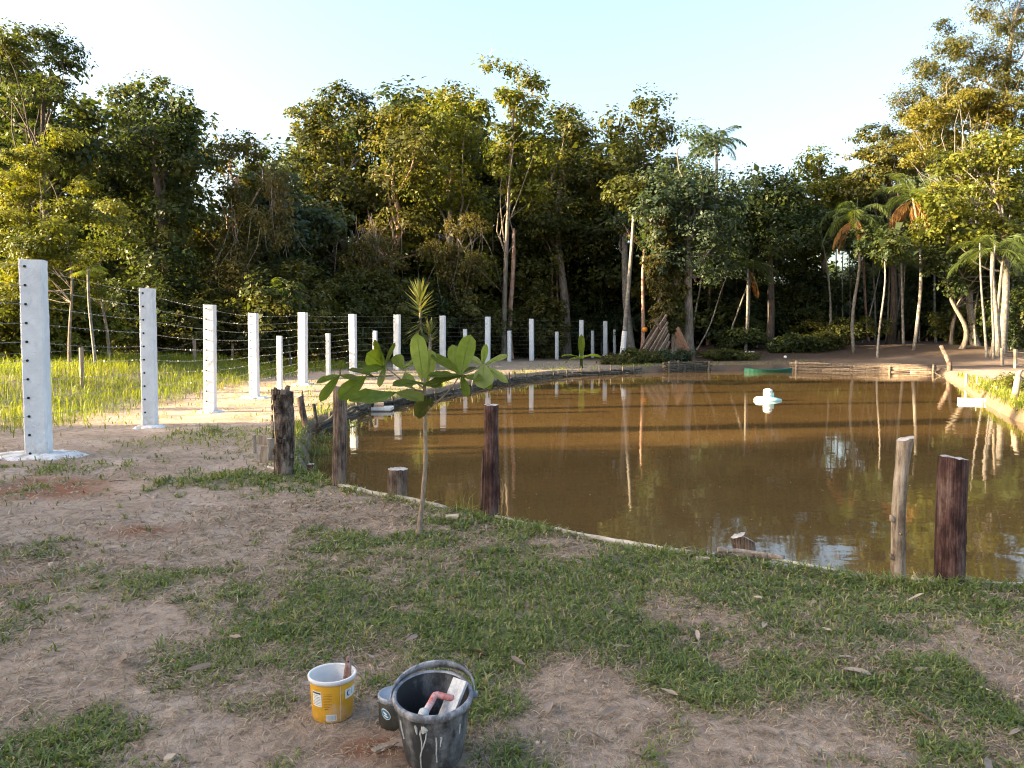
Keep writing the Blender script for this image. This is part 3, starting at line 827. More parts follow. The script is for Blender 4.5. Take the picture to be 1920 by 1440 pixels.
# the wood beyond: one far mass
rg = np.random.default_rng(88)
bl = []
for k in range(90):
    x = -75 + 150 * rg.random(); y = 84 + 16 * rg.random()
    if 26 < x < 40 and k % 3: continue
    z0 = float(land(x, y))
    bl.append((np.array([x, y, z0 + 0.6 + 9.5 * rg.random() ** 1.4]), np.array([4.5, 3.5, 2.8])))
V, F, ti, _ = foliage(bl, rg, leaf=(0.75, 0.45), clump=1.6, per=36, dens=.6)
solo('far_wood', (V, F), M['leaf_dark'], (0, 90, 0), 'dense dark wood seen between the trunks', 'wood', kind='stuff', tint=ti)
# ------------------------------------------------------------------ slender trunks along the far bank
def slender(bx, by, tx, ty, w, D, barkm, label, name='slender_tree', bend=0.014, crown=True, seed=0, extra=None, leafm='leaf_dark'):
    s = D / FOC
    X = (bx - 960) * s
    base = np.array([X, D, float(land(X, D)) - 0.05])
    top = P(tx, ty, D)
    d = top - base
    top2 = base + d * 1.25
    rg = np.random.default_rng(900 + seed)
    t = thing(name, base, label, 'tree', 'slender trunks on the far side of the pond')
    tp = curve(base - np.array([0, 0, 0.2]), top2, rg, bend, 12)
    r = w * s * 0.34
    rad = np.linspace(r * 1.1, r * 0.55, 12); rad[0] = r * 1.35; rad[1] = r * 1.12
    tr = part('trunk', tube(tp, rad, 8, False, 0.07, seed), barkm, t, True)
    if crown:
        bl = [(top2 + np.array([rg.normal() * 0.7, rg.normal() * 0.7, rg.normal() * 0.6]), np.array([1.3, 1.3, 0.9])) for _ in range(4)]
        V, F, ti, cl = foliage(bl, rg, leaf=(0.24, 0.13), clump=0.5, per=34, dens=.5)
        part('crown', (V, F), M[leafm], t, tint=ti, kind='stuff')
        lim = [tube(curve(tp[-3], c, rg, 0.08, 5), np.linspace(r * 0.4, 0.01, 5), 4, False) for c in cl[:7]]
        part('limbs', join(*lim), barkm, t, kind='stuff')
    return t, tp, r

PALE, PINK, GREY, DARK = M['bark_pale'], M['bark_pink'], M['bark_grey'], M['bark_dark']
TR = [
 (1034, 652, 1036, 480, 8, 55, PINK, 'slim pinkish trunk left of its thinner twin near the fence end', {}),
 (1049, 645, 1048, 490, 6, 56, PINK, 'thin pinkish trunk right of its thicker twin near the fence end', {}),
 (1113, 640, 1114, 440, 5, 58, PALE, 'very thin grey trunk left of the fence-end tall posts', {}),
 (1127, 640, 1127, 440, 5, 58, PALE, 'very thin grey trunk just above the last tall posts', {}),
 (1204, 648, 1212, 470, 11, 50, PINK, 'orange-lit slim trunk between the whitewashed trunk and the planks', {}),
 (1286, 640, 1296, 500, 6, 55, PALE, 'pale trunk right beside the plank lean-to', {}),
 (1297, 645, 1303, 490, 6, 54, PALE, 'pale trunk with a slight kink behind the diagonal one', dict(bend=.05)),
 (1308, 640, 1313, 500, 9, 58, GREY, 'grey trunk behind the kinked pale trunk', {}),
 (1302, 640, 1362, 525, 4, 53, PALE, 'thin pole-like trunk leaning steeply across the others', dict(bend=.02, crown=False)),
 (1326, 650, 1332, 520, 6, 56, PINK, 'brownish slim trunk right of the steep leaning pole', {}),
 (1343, 652, 1352, 520, 12, 57, PINK, 'stout reddish trunk in the dark grove', {}),
 (1356, 665, 1430, 440, 5, 52, PALE, 'thin white trunk leaning over the far bank', dict(bend=.01)),
 (1400, 668, 1406, 440, 5, 53, PALE, 'thin straight trunk behind the white bucket', {}),
 (1512, 662, 1510, 520, 4, 57, PALE, 'faint thin trunk left of the bent white trunk', {}),
 (1556, 660, 1540, 470, 6, 53, PALE, 'bent white trunk above the pole-lined bank', dict(bend=.035)),
 (1581, 656, 1583, 470, 4, 55, PALE, 'thin white trunk between bent trunk and thin palm', {}),
 (1645, 692, 1652, 500, 6, 45.5, PALE, 'white trunk standing at the very water edge by the poles', dict(bend=.03)),
 (1614, 657, 1655, 470, 4, 56, PALE, 'short thin trunk leaning outward at the bank top', dict(bend=.02)),
 (1660, 650, 1668, 440, 5, 57, GREY, 'greyish trunk just behind the water-edge white trunk', {}),
 (1676, 645, 1690, 500, 5, 58, PALE, 'thin trunk leaning slightly at the foot of the mound', {}),
 (1694, 655, 1697, 500, 4, 54, PALE, 'straight thin trunk left of the orange-fronded palm', {}),
 (1722, 648, 1728, 520, 4, 59, PALE, 'thin trunk right of the orange-fronded palm', {}),
 (1782, 672, 1812, 525, 10, 49, GREY, 'curved grey trunk rising from the dirt slope', dict(bend=.06)),
 (1830, 665, 1842, 505, 6, 48, PALE, 'leaning thin trunk left of the pale trunk clump', dict(crown=False)),
 (1851, 682, 1840, 500, 7, 42, PALE, 'pale trunk tilting away on the near side of its clump', dict(crown=False)),
 (1863, 683, 1866, 500, 7, 41.5, PALE, 'straight sunlit trunk in front of its pale clump', dict(crown=False)),
 (1858, 676, 1884, 470, 10, 43, GREY, 'thickest rough trunk of the pale clump by the wire fence', dict(crown=False)),
]
THIN = [(985, 57), (1008, 59), (1066, 58), (1092, 60), (1140, 59), (1222, 58), (1276, 59), (1318, 61), (1366, 60), (1384, 58), (1420, 59), (1436, 61), (1466, 60), (1492, 58), (1530, 59), (1568, 60), (1592, 58), (1628, 60), (1640, 58), (1684, 62), (1736, 60), (1754, 57), (1770, 60), (1820, 54), (1896, 47), (640, 52), (672, 53), (790, 54), (880, 55), (925, 56)]
rt = np.random.default_rng(5)
for i, (bx, D) in enumerate(THIN):
    slender(bx, 650, bx + rt.normal() * 9, 430 + 40 * rt.random(), 3.6 + 3.4 * rt.random(), D, (PALE, GREY, PINK)[i % 3], 'thin upright trunk among many in the shaded wood', bend=.01, seed=300 + i)
for i, (bx, by, tx, ty, w, D, bm, lab, kw) in enumerate(TR):
    slender(bx, by, tx, ty, w, D, bm, lab, seed=i, **kw)

# broken pink trunk
t, tp, r = slender(958, 640, 962, 478, 15, 50, PINK, 'thick pinkish broken trunk standing bare behind the white posts', 'snapped_tree', crown=False, seed=50, bend=0.01)
# trunk with a whitewashed foot
t, tp, r = slender(1166, 660, 1186, 420, 13, 47, PALE, 'trunk with a whitewashed foot left of the plank lean-to', seed=51, leafm='leaf_mid')
k = [p for p in tp if p[2] < 2.3]
M['whitewash'] = simple('whitewash', [(0.3, (0.62, 0.61, 0.6)), (0.6, (0.8, 0.8, 0.79))], (2, 2, 2), 5, 0.9, 0.5, 0.01)
part('whitewash_coat', tube(k, np.linspace(r * 1.35, r * 1.12, len(k)), 8, False, 0.04, 3), M['whitewash'], t, True, label='white limed foot of the trunk')
# two trunks wrapped in ferns and bromeliads
for i, (bx, tx, w, lab) in enumerate(((1241, 1240, 13, 'fern-wrapped trunk with a bromeliad tuft propping the planks'), (1264, 1274, 17, 'thick fern-wrapped trunk behind the right-leaning planks'))):
    t, tp, r = slender(bx, 650, tx, 430, w, 46 + i * 0.7, GREY, lab, 'mossy_tree', seed=60 + i, leafm='leaf_blue')
    rg = np.random.default_rng(61 + i)
    bl = [(p + rg.normal(size=3) * 0.15, np.array([0.5, 0.45, 0.5])) for p in tp if 2.2 < p[2] < 8.5 for _ in range(2)]
    V, F, ti, _ = foliage(bl, rg, leaf=(0.2, 0.08), clump=0.28, per=45, droop=1.5)
    part('epiphytes', (V, F), M['leaf_amber' if i == 0 else 'leaf_olive'], t, tint=ti, kind='stuff')

# hanging dry vines (amber curtain beside the sky gap)
def vines(px, py0, py1, D, n, spread, label, seed):
    rg = np.random.default_rng(seed)
    top = P(px, py0, D); bot = P(px, py1, D)
    t = thing('hanging_vines', bot, label, 'vines', 'curtains of dry vines')
    tb = []
    for k in range(n):
        a = top + rg.normal(size=3) * np.array([spread * 0.6, spread * 0.5, 0.35])
        b = bot + rg.normal(size=3) * np.array([spread, spread * 0.6, (top[2] - bot[2]) * 0.18])
        tb.append(tube(curve(a, b, rg, 0.06, 7), np.linspace(0.018, 0.01, 7), 3, False))
    part('vine_stems', join(*tb), M['bark_grey'], t, kind='stuff')
    bl = [(top + (bot - top) * q + rg.normal(size=3) * spread * 0.5, np.array([spread, spread * 0.6, 0.7])) for q in np.linspace(0.02, 0.9, 7)]
    V, F, ti, _ = foliage(bl, rg, leaf=(0.16, 0.07), clump=0.35, per=34, dens=0.8, droop=1.5)
    part('dry_leaves', (V, F), M['leaf_amber'], t, tint=ti, kind='stuff')
vines(520, 325, 450, 36, 16, 0.5, 'dry amber vine curtain hanging in the sky gap', 1)
vines(450, 400, 540, 35.5, 12, 0.8, 'sunlit vine curtain on the olive vine tree', 2)
vines(700, 420, 590, 47, 30, 1.3, 'amber vine curtain low on the slanting-limbed tree', 3)
vines(850, 430, 590, 47.5, 26, 1.4, 'amber vine curtain below the bright crown, above the yucca', 4)

# ------------------------------------------------------------------ palms
def frond(root, az, el, L, rg, droop, wid=0.55, n=26, vhang=0.35):
    """arched rachis with two rows of narrow leaflets"""
    d = np.array([math.cos(az) * math.cos(el), math.sin(az) * math.cos(el), math.sin(el)])
    pts = []; p = np.array(root, float); v = d.copy()
    for k in range(n):
        pts.append(p.copy()); p = p + v * L / n
        v = v + np.array([0, 0, -droop / n * (0.5 + 1.6 * k / n)]); v /= np.linalg.norm(v)
    pts = np.array(pts)
    rv, rf = tube(pts[::3], np.linspace(0.03, 0.006, len(pts[::3])), 4, False)
    LV = []; LF = []
    for k in range(3, n):
        f = k / n
        tdir = pts[min(k + 1, n - 1)] - pts[k - 1]; tdir /= np.linalg.norm(tdir) + 1e-9
        side = np.cross(tdir, [0, 0, 1.0]); side /= np.linalg.norm(side) + 1e-9
        ll = wid * (math.sin(math.pi * min(1, f * 0.92 + 0.1)) ** 0.6) * (0.85 + 0.3 * rg.random())
        for sg in (-1, 1):
            for q in range(2):
                e = side * sg * 0.85 + tdir * 0.55 + np.array([0, 0, -vhang]) + rg.normal(size=3) * 0.12
                e /= np.linalg.norm(e)
                b = pts[k] - tdir * (L / n) * 0.5 * q
                w = np.cross(e, side + tdir * 0.3); w /= np.linalg.norm(w) + 1e-9
                w = w * 0.022
                i0 = len(LV)
                m = b + e * ll * 0.5 + np.array([0, 0, 0.0]); tip = b + e * ll + np.array([0, 0, -ll * vhang * 0.6])
                LV += [b, m + w, tip, m - w]
                LF.append((i0, i0 + 1, i0 + 2, i0 + 3))
    return join((rv, rf), (np.array(LV), LF))

def palm(bx, D, top, w, L, n, label, seed, droop=1.3, dead=0, wid=0.55, el=(0.0, 1.1), bend=0.015, group='palms among the far trees', spear=True):
    rg = np.random.default_rng(seed)
    s = D / FOC
    X = (bx - 960) * s
    base = np.array([X, D, float(land(X, D)) - 0.05])
    tp_ = P(top[0], top[1], D)
    t = thing('palm_tree', base, label, 'palm tree', group)
    tp = curve(base - np.array([0, 0, .2]), tp_, rg, bend, 10)
    r = w * s * 0.5
    part('trunk', tube(tp, np.linspace(r * 1.25, r * 0.8, 10), 8, True, 0.05, seed), M['bark_pale'], t, True)
    for k in range(n):
        az = k * 2.4 + rg.random() * 0.5
        e = el[0] + (el[1] - el[0]) * ((k + 0.5) / n)
        vf = frond(tp_, az, e, L * (0.85 + 0.3 * rg.random()), rg, droop, wid)
        part('frond', vf, M['palm'], t, tint=np.full(len(vf[1]), 0.35 + 0.4 * rg.random()))
    for k in range(dead):
        az = k * 2.1 + rg.random()
        vf = frond(tp_ - np.array([0, 0, 0.15]), az, -0.15 - 0.5 * rg.random(), L * 0.85, rg, 2.2, wid * 0.9, 20, 0.9)
        part('dead_frond', vf, M['palm_dead'], t, tint=np.full(len(vf[1]), 0.3 + 0.6 * rg.random()), label='dry orange hanging frond')
    if spear:
        part('spear_leaf', tube([tp_, tp_ + np.array([0.03, 0, L * 0.45])], [0.05, 0.01], 5), M['palm'], t, tint=np.full(7, 0.7))
    return t
palm(1330, 56, (1342, 268), 6, 2.3, 13, 'palm with arching fronds standing out above the skyline', 1, 1.5, 0, 0.6)
palm(1602, 48, (1606, 408), 5.5, 2.7, 14, 'thin palm with drooping olive fronds left of the orange-fronded palm', 2, 2.6, 10, 0.6)
palm(1712, 47, (1712, 372), 5.5, 2.6, 15, 'palm with dry orange fronds hanging round its trunk', 3, 1.8, 13, 0.65, el=(-0.1, 1.3))
palm(1872, 42.5, (1862, 472), 9, 2.7, 15, 'low palm with wide dusky fronds beside the wire fence', 4, 1.7, 0, 0.7)
palm(1694, 50, (1690, 492), 4.5, 2.2, 12, 'small shaded palm at the foot of the mound', 5, 1.4, 0, 0.5)
palm(1398, 51, (1402, 500), 5, 2.5, 13, 'shaded palm with drooping fronds above the green boat', 6, 1.9, 1, 0.5)
palm(1515, 57, (1510, 500), 5, 1.9, 10, 'shaded bushy palm in the dark wood above the far bank', 8, 1.7, 0, 0.5)
palm(548, 34, (532, 545), 4, 1.1, 8, 'small palm with yellow-green fronds behind the fourth white post', 7, 1.5, 0, 0.42)

# fan palm by the meadow
rg = np.random.default_rng(5)
D = 24.0
X = (180 - 960) / FOC * D
fp = thing('fan_palm', (X, D, float(land(X, D))), 'small fan palm with star-shaped leaves behind the first white post', 'palm tree')
topp = P(165, 500, D)
part('trunk', tube(curve((X, D, float(land(X, D)) - .1), topp, rg, 0.01, 6), np.linspace(0.05, 0.035, 6), 6), M['bark_pale'], fp, True)
for k in range(7):
    az = k * 0.95; c = topp + np.array([math.cos(az) * 0.35, math.sin(az) * 0.35, 0.12 * rg.normal()])
    V = []; F = []
    out = np.array([math.cos(az), math.sin(az), -0.25]); sd = np.cross(out, [0, 0, 1.0])
    for q in np.linspace(-1.5, 1.5, 13):
        e = out * math.cos(q) + sd * math.sin(q) + np.array([0, 0, -0.35]); e /= np.linalg.norm(e)
        w = np.cross(e, [0, 0, 1.0]) * 0.025; i0 = len(V); ll = 0.34 * (0.85 + 0.3 * rg.random())
        V += [c, c + e * ll * 0.5 + w, c + e * ll, c + e * ll * 0.5 - w]; F.append((i0, i0 + 1, i0 + 2, i0 + 3))
    vf = join((np.array(V), F), tube([topp, c], [0.012, 0.008], 4))
    part('fan_leaf', vf, M['grass_tall'], fp, tint=np.full(len(vf[1]), 0.4 + 0.3 * rg.random()))

# ------------------------------------------------------------------ yuccas and banana plant on the bank
def yucca(bx, D, top_px, hr, n, label, seed):
    rg = np.random.default_rng(seed)
    X = (bx - 960) / FOC * D
    b = np.array([X, D, float(land(X, D))])
    t = thing('yucca', b, label, 'yucca', 'yuccas on the bank')
    tp_ = P(top_px[0], top_px[1], D)
    part('trunk', tube(curve(b - np.array([0, 0, .1]), tp_, rg, 0.01, 8), np.linspace(0.09, 0.06, 8), 8, True, 0.06), M['bark_pale'], t, True)
    z0 = tp_[2] - hr * 1.5
    for k in range(n):
        f = (k + 0.5) / n
        az = k * 2.39996
        el = -0.75 + 2.2 * f
        c = np.array([tp_[0], tp_[1], z0 + (tp_[2] - z0) * min(1, f * 1.25)])
        d = np.array([math.cos(az) * math.cos(el), math.sin(az) * math.cos(el), math.sin(el)])
        s = np.cross(d, [0, 0, 1.0]); s /= np.linalg.norm(s) + 1e-9
        u = np.cross(s, d)
        L = hr * (0.95 + 0.25 * rg.random())
        w = 0.045
        V = np.array([c + s * w * .6, c - s * w * .6, c + d * L * .5 - s * w + u * 0.0, c + d * L * .5 + s * w, c + d * L - np.array([0, 0, 0.03])])
        part('leaf_blade', (V, [(0, 1, 2, 3), (3, 2, 4)]), M['yucca'], t, tint=np.full(2, 0.25 + 0.6 * rg.random()))
yucca(788, 35.0, (787, 562), 1.0, 120, 'tall spiky yucca with a bare trunk behind the sapling', 1)
yucca(804, 34.5, (806, 626), 0.7, 60, 'smaller spiky yucca leaning out from behind the tall yucca', 2)

def big_leaf(root, d, L, W, rg, curl=0.25, n=6, up=(0, 0, 1), wav=0.05, thick=0.0, base_w=0.1, hold=0.25):
    """a broad leaf blade with a midrib fold, bending down towards its tip"""
    d = np.asarray(d, float); d = d / np.linalg.norm(d)
    s = np.cross(d, np.asarray(up, float)); s /= np.linalg.norm(s) + 1e-9
    V = []; p = np.asarray(root, float).copy(); v = d.copy()
    for k in range(n + 1):
        f = k / n
        prof = (f ** 0.85) * ((1 - f) ** 0.5) * 2.05 if 0 < f < 1 else (base_w if f == 0 else 0.02)
        w = W * 0.5 * max(prof, 0.02)
        u = np.cross(s, v)
        wv = wav * W * rg.normal()
        V += [p + s * w + u * w * hold + u * wv, p, p - s * w + u * w * hold - u * wv * 0.6]
        p = p + v * L / n
        v = v + np.array([0, 0, -curl / n]); v /= np.linalg.norm(v)
    F = []
    for k in range(n):
        for j in range(2):
            a = k * 3 + j
            F.append((a, a + 1, a + 4, a + 3))
    return np.array(V), F

D = 38.5
b = gz_on(1090, 690)
bp = thing('banana_plant', b, 'small banana plant with upright green leaves on the far left bank', 'banana plant')
rg = np.random.default_rng(9)
part('stem', tube([b - np.array([0, 0, .1]), b + np.array([0, 0, 0.45])], [0.09, 0.06], 8), M['palm'], bp, True, tint=np.full(10, .4))
for az, el, L in ((1.6, 1.5, 1.15), (2.6, 0.45, 1.1), (0.4, 0.4, 1.1), (3.6, 0.2, 0.9), (-0.4, 0.5, 1.0), (4.7, 0.5, 0.8)):
    d = np.array([math.cos(az) * math.cos(el), math.sin(az) * math.cos(el), math.sin(el)])
    vf = big_leaf(b + np.array([0, 0, .42]), d, L, 0.38, rg, 0.9 if el < 1 else 0.1, 7, up=(0, 0.2, 1) if el < 1 else (0, -1, 0))
    part('leaf', vf, M['sapling_leaf'], bp, True, tint=np.full(len(vf[1]), 0.4 + 0.3 * rg.random()))
# ------------------------------------------------------------------ the white post fence
def plaster_material():
    m, nt, out = mat_new('lime_plaster')
    v = coords(nt)
    n = noise(nt, 38, 5, 0.7, v); n2 = noise(nt, 3.5, 4, 0.6, v)
    r0 = ramp(nt, n2.outputs[0], [(0.3, (0.66, 0.66, 0.66)), (0.6, (0.8, 0.8, 0.79))])
    # mud splashed up from the ground and dull patches where the lime is thin
    sx = N(nt, 'ShaderNodeSeparateXYZ'); tc = N(nt, 'ShaderNodeTexCoord'); nt.links.new(tc.outputs['Object'], sx.inputs[0])
    n4 = noise(nt, 11, 6, 0.7, v)
    mh = N(nt, 'ShaderNodeMath', operation='MULTIPLY_ADD'); nt.links.new(sx.outputs[2], mh.inputs[0]); mh.inputs[1].default_value = -1.1; nt.links.new(n4.outputs[0], mh.inputs[2])
    k = ramp(nt, mh.outputs[0], [(0.28, (0, 0, 0)), (0.62, (.75, .75, .75))])
    n5 = noise(nt, 5.5, 7, 0.75, coords(nt, (1, 1, 0.45)))
    k2 = ramp(nt, n5.outputs[0], [(0.56, (0, 0, 0)), (0.72, (.55, .55, .55))])
    ma = N(nt, 'ShaderNodeMix', data_type='RGBA'); nt.links.new(k2.outputs[0], ma.inputs[0]); nt.links.new(r0.outputs[0], ma.inputs[6]); ma.inputs[7].default_value = (0.48, 0.46, 0.44, 1)
    mb = N(nt, 'ShaderNodeMix', data_type='RGBA'); nt.links.new(k.outputs[0], mb.inputs[0]); nt.links.new(ma.outputs[2], mb.inputs[6]); mb.inputs[7].default_value = (0.42, 0.32, 0.24, 1)
    class r: outputs = [mb.outputs[2]]
    p = N(nt, 'ShaderNodeBsdfPrincipled'); p.inputs['Roughness'].default_value = 0.92; p.inputs['Specular IOR Level'].default_value = 0.2
    nt.links.new(r.outputs[0], p.inputs['Base Color'])
    b = bump(nt, n.outputs[0], 0.9, 0.012); nt.links.new(b.outputs[0], p.inputs['Normal'])
    nt.links.new(p.outputs[0], out.inputs[0])
    return m
M['plaster'] = plaster_material()
M['lime_ground'] = simple('lime_ground', [(0.38, (0.45, 0.37, 0.3)), (0.5, (0.66, 0.64, 0.62)), (0.65, (0.78, 0.78, 0.77))], (3, 3, 3), 3, .95, .9, .03)
M['black'] = simple('black_rubber', [(0.3, (0.01, 0.01, 0.01)), (0.7, (0.03, 0.03, 0.03))], rough=0.5)
M['wire'] = simple('galvanised_wire', [(0.3, (0.2, 0.2, 0.2)), (0.7, (0.45, 0.44, 0.42))], rough=0.45)
M['wire'].node_tree.nodes['Principled BSDF'].inputs['Metallic'].default_value = 0.6

def rough_post(base, top, w, yaw, rg, seg=14, chip=0.004):
    """square column with slightly uneven faces and rounded edges"""
    base = np.asarray(base, float); top = np.asarray(top, float)
    a = np.array([math.cos(yaw), math.sin(yaw), 0]); b = np.array([-math.sin(yaw), math.cos(yaw), 0])
    h = w / 2; c = w * 0.08
    sec = [(-h + c, -h), (0, -h), (h - c, -h), (h, -h + c), (h, 0), (h, h - c), (h - c, h), (0, h), (-h + c, h), (-h, h - c), (-h, 0), (-h, -h + c)]
    V = []
    n = len(sec)
    for i in range(seg + 1):
        f = i / seg
        p = base + (top - base) * f
        for (x, y) in sec:
            k = 1 + rg.normal() * chip * 2
            V.append(p + a * x * k + b * y * k + np.array([0, 0, rg.normal() * 0.004 if i == seg else 0]))
    F = []
    for i in range(seg):
        for j in range(n):
            k = (j + 1) % n
            F.append((i * n + j, i * n + k, (i + 1) * n + k, (i + 1) * n + j))
    F.append(tuple(seg * n + j for j in range(n)))
    return np.array(V), F

POSTS = [  # px x (middle), base y, top y, depth, px width
 (66, 855, 488, 10.05, 50), (278, 803, 541, 13.5, 32), (392, 776, 572, 16.8, 25), (476, 748, 587, 20.6, 20), (567, 726, 586, 24.6, 18),
 (662, 700, 589, 30.0, 15), (744, 690, 590, 34.0, 14), (830, 684, 592, 38.0, 12.5), (914, 678, 594, 42.5, 11.5), (997, 673, 598, 47.0, 10.5), (1090, 670, 600, 50.5, 10), (1135, 668, 602, 54.0, 10)]
ORD = ['first', 'second', 'third', 'fourth', 'fifth', 'sixth', 'seventh', 'eighth', 'ninth', 'tenth', 'eleventh', 'twelfth']
PLAB = ['tall rough white post closest to the camera, with eleven wire holes', 'second white post from the meadow side, standing in a lime splash',
        'third white post, half in sun beside the path', 'fourth white post, left of the thick barked stake', 'fifth white post, fully sunlit above the barked stake',
        'sixth white post, sunlit behind the thin round stake', 'seventh white post, left of the yucca', 'eighth white post, right of the yucca behind the sapling',
        'ninth white post, above the right half of the sapling', 'tenth white post, standing clear right of the sapling', 'eleventh white post, behind the banana plant', 'last tall white post, nearest the plank lean-to']
posts_xyz = []
for i, (px, by, ty, D, w) in enumerate(POSTS):
    X = (px - 960) / FOC * D
    b = np.array([X, D, float(land(X, D))])
    tp = P(px - (4 if i == 0 else 0) + (0, -1.5, 1.5, -1, 1, -.8, .6, 0, .7, -.6, .4, 0)[i], ty, D)
    posts_xyz.append((b, tp, w * D / FOC))
zero = (np.array([-5.75, 6.2, 0.0]), np.array([-5.75, 6.2, 2.5]), 0.3)
allp = [zero] + posts_xyz
def yaw_of(i):
    a = allp[max(i - 1, 0)][0]; b = allp[min(i + 1, len(allp) - 1)][0]
    d = b - a
    return math.atan2(d[1], d[0]) - math.pi / 2
HOLES = [0.035 + 0.0945 * k for k in range(11)]     # down from the top, as shares of the post
hole_pts = []
for i, (b, tp, w) in enumerate(allp):
    rg = np.random.default_rng(40 + i)
    yaw = R([15, 15, 12, 6, 0, -10, -11, -12, -12, -12, -12, -14, -14][i])
    ww = w * 0.78
    lab = 'white post beyond the picture edge at the near end of the fence' if i == 0 else PLAB[i - 1]
    t = thing('white_fence_post', b, lab, 'post', 'tall white posts of the wire fence')
    shaft = part('shaft', rough_post(b - np.array([0, 0, .15]), tp, ww, yaw, rg, 26, .007), M['plaster'], t)
    ax = np.array([math.cos(yaw), math.sin(yaw), 0]); ay = np.array([-math.sin(yaw), math.cos(yaw), 0])
    hp = []
    for f in HOLES:
        c = tp + (b - tp) * f - ax * ww * 0.22
        hp.append(c)
        if 0 < i < 6:
            fr = c - ay * ww * 0.5
            ang = np.linspace(0, 2 * math.pi, 10, endpoint=False)
            rr = 0.02 if i < 3 else 0.017
            ring = [fr + ay * 0.03, fr - ay * 0.012]
            part('wire_insulator', tube(ring, [rr, rr * 0.8], 8), M['black'], shaft)
    hole_pts.append((hp, ay, ww))

# lime splashes round the post feet
def splash(c, rx, ry, rg, h=0.035, n=60):
    V = [c + np.array([0, 0, h])]; F = []
    for ring, f in ((1, .3), (2, .55), (3, .8), (4, 1.0)):
        for k in range(n):
            a = 2 * math.pi * k / n
            q = f * (0.5 + 0.8 * fbm(np.array([math.cos(a) * 1.6 + 5 * c[0]]), np.array([math.sin(a) * 1.6 + ring * 0.15]), 9)[0] + 0.04 * rg.normal())
            x = c[0] + math.cos(a) * rx * q; y = c[1] + math.sin(a) * ry * q
            z = gz1(x, y) + h * (1 - f) ** 0.7 + (0.006 if f < 1 else -0.012) + rg.random() * 0.022 * (f < 1)
            V.append(np.array([x, y, z]))
    for k in range(n):
        F.append((0, 1 + k, 1 + (k + 1) % n))
        for r_ in range(3):
            a = 1 + r_ * n; b_ = 1 + (r_ + 1) * n
            F.append((a + k, b_ + k, b_ + (k + 1) % n, a + (k + 1) % n))
    return np.array(V), F
for i, (rx, ry, lab) in enumerate(((0.62, 0.42, 'wide white lime splash round the closest white post'), (0.3, 0.27, 'white lime heap at the foot of the second white post'),
                                   (0.34, 0.28, 'white lime splash at the foot of the third white post'), (0.42, 0.3, 'white lime splash at the foot of the fourth white post'), (0.42, 0.3, 'white lime splash at the foot of the fifth white post'))):
    b = posts_xyz[i][0]
    solo('lime_splash', splash(np.array([b[0], b[1], gz1(b[0], b[1])]), rx, ry, np.random.default_rng(i), 0.05 if i else 0.03), M['lime_ground'], b, lab, 'lime splash', 'lime splashes at the post feet', smooth=True)

# thinner, lower posts between the tall ones
SHORT = [(524, 722, 630, 22.6, 10), (615, 699, 625, 27.4, 8.5), (703, 688, 620, 32.0, 8), (788, 682, 618, 36.2, 7), (872, 680, 617, 40.4, 7), (955, 673, 620, 45.0, 6.5), (1044, 672, 622, 48.8, 6), (1111, 669, 620, 52.4, 5.5), (1152, 668, 618, 55.0, 5)]
SLAB = ['short white post between the fourth and fifth tall posts', 'short white post between the fifth and sixth tall posts', 'short white post between the sixth and seventh tall posts',
        'short white post hidden partly by the yucca trunk', 'short white post behind the sapling, between eighth and ninth tall posts', 'short white post between the ninth and tenth tall posts',
        'short white post between the tenth and eleventh tall posts', 'short white post between the eleventh and last tall posts', 'short white post ending the fence past the last tall post']
for i, (px, by, ty, D, w) in enumerate(SHORT):
    X = (px - 960) / FOC * D
    b = np.array([X, D, float(land(X, D)) - 0.1])
    solo('short_fence_post', rough_post(b, P(px, ty, D), w * D / FOC * 0.85, yaw_of(min(i + 5, 12)), np.random.default_rng(70 + i), 8), M['plaster'], b, SLAB[i], 'post', 'short white posts of the wire fence')

# barbed wire, one strand through each row of holes
def barbed(pts, rg, r=0.0024, every=0.14, upto=30.0, sag=0.012):
    out = []
    for a, b in zip(pts[:-1], pts[1:]):
        L = np.linalg.norm(b - a)
        c = a + (b - a) * np.linspace(0, 1, 7)[:, None]
        c[:, 2] -= np.sin(np.linspace(0, math.pi, 7)) * sag * L * 0.5 * rg.random() * 2
        out.append(tube(c, r, 4, False))
        if a[1] < upto:
            V = []; F = []
            for q in np.arange(every / L, 1, every / L):
                p = a + (b - a) * q; p = p.copy(); p[2] -= math.sin(math.pi * q) * sag * L * 0.5
                for s in range(2):
                    e = rg.normal(size=3); e /= np.linalg.norm(e); e *= 0.015
                    w = rg.normal(size=3) * 0.004
                    i0 = len(V); V += [p - e, p + w, p + e, p - w]; F.append((i0, i0 + 1, i0 + 2, i0 + 3))
            out.append((np.array(V), F))
    return join(*out)
ROWS = ['topmost', 'second', 'third', 'fourth', 'fifth', 'sixth', 'seventh', 'eighth', 'ninth', 'tenth', 'lowest']
rg = np.random.default_rng(12)
for k in range(11):
    if k in (9, 10): continue
    pts = [hp[k] for hp, ay, ww in hole_pts]
    lab = ('topmost barbed wire strand strung through the white posts' if k == 0 else 'barbed wire strand, %s from the top of the white posts' % ROWS[k])
    solo('barbed_wire', barbed(pts, rg), M['wire'], pts[0], lab, 'barbed wire', 'strands of the white post fence')

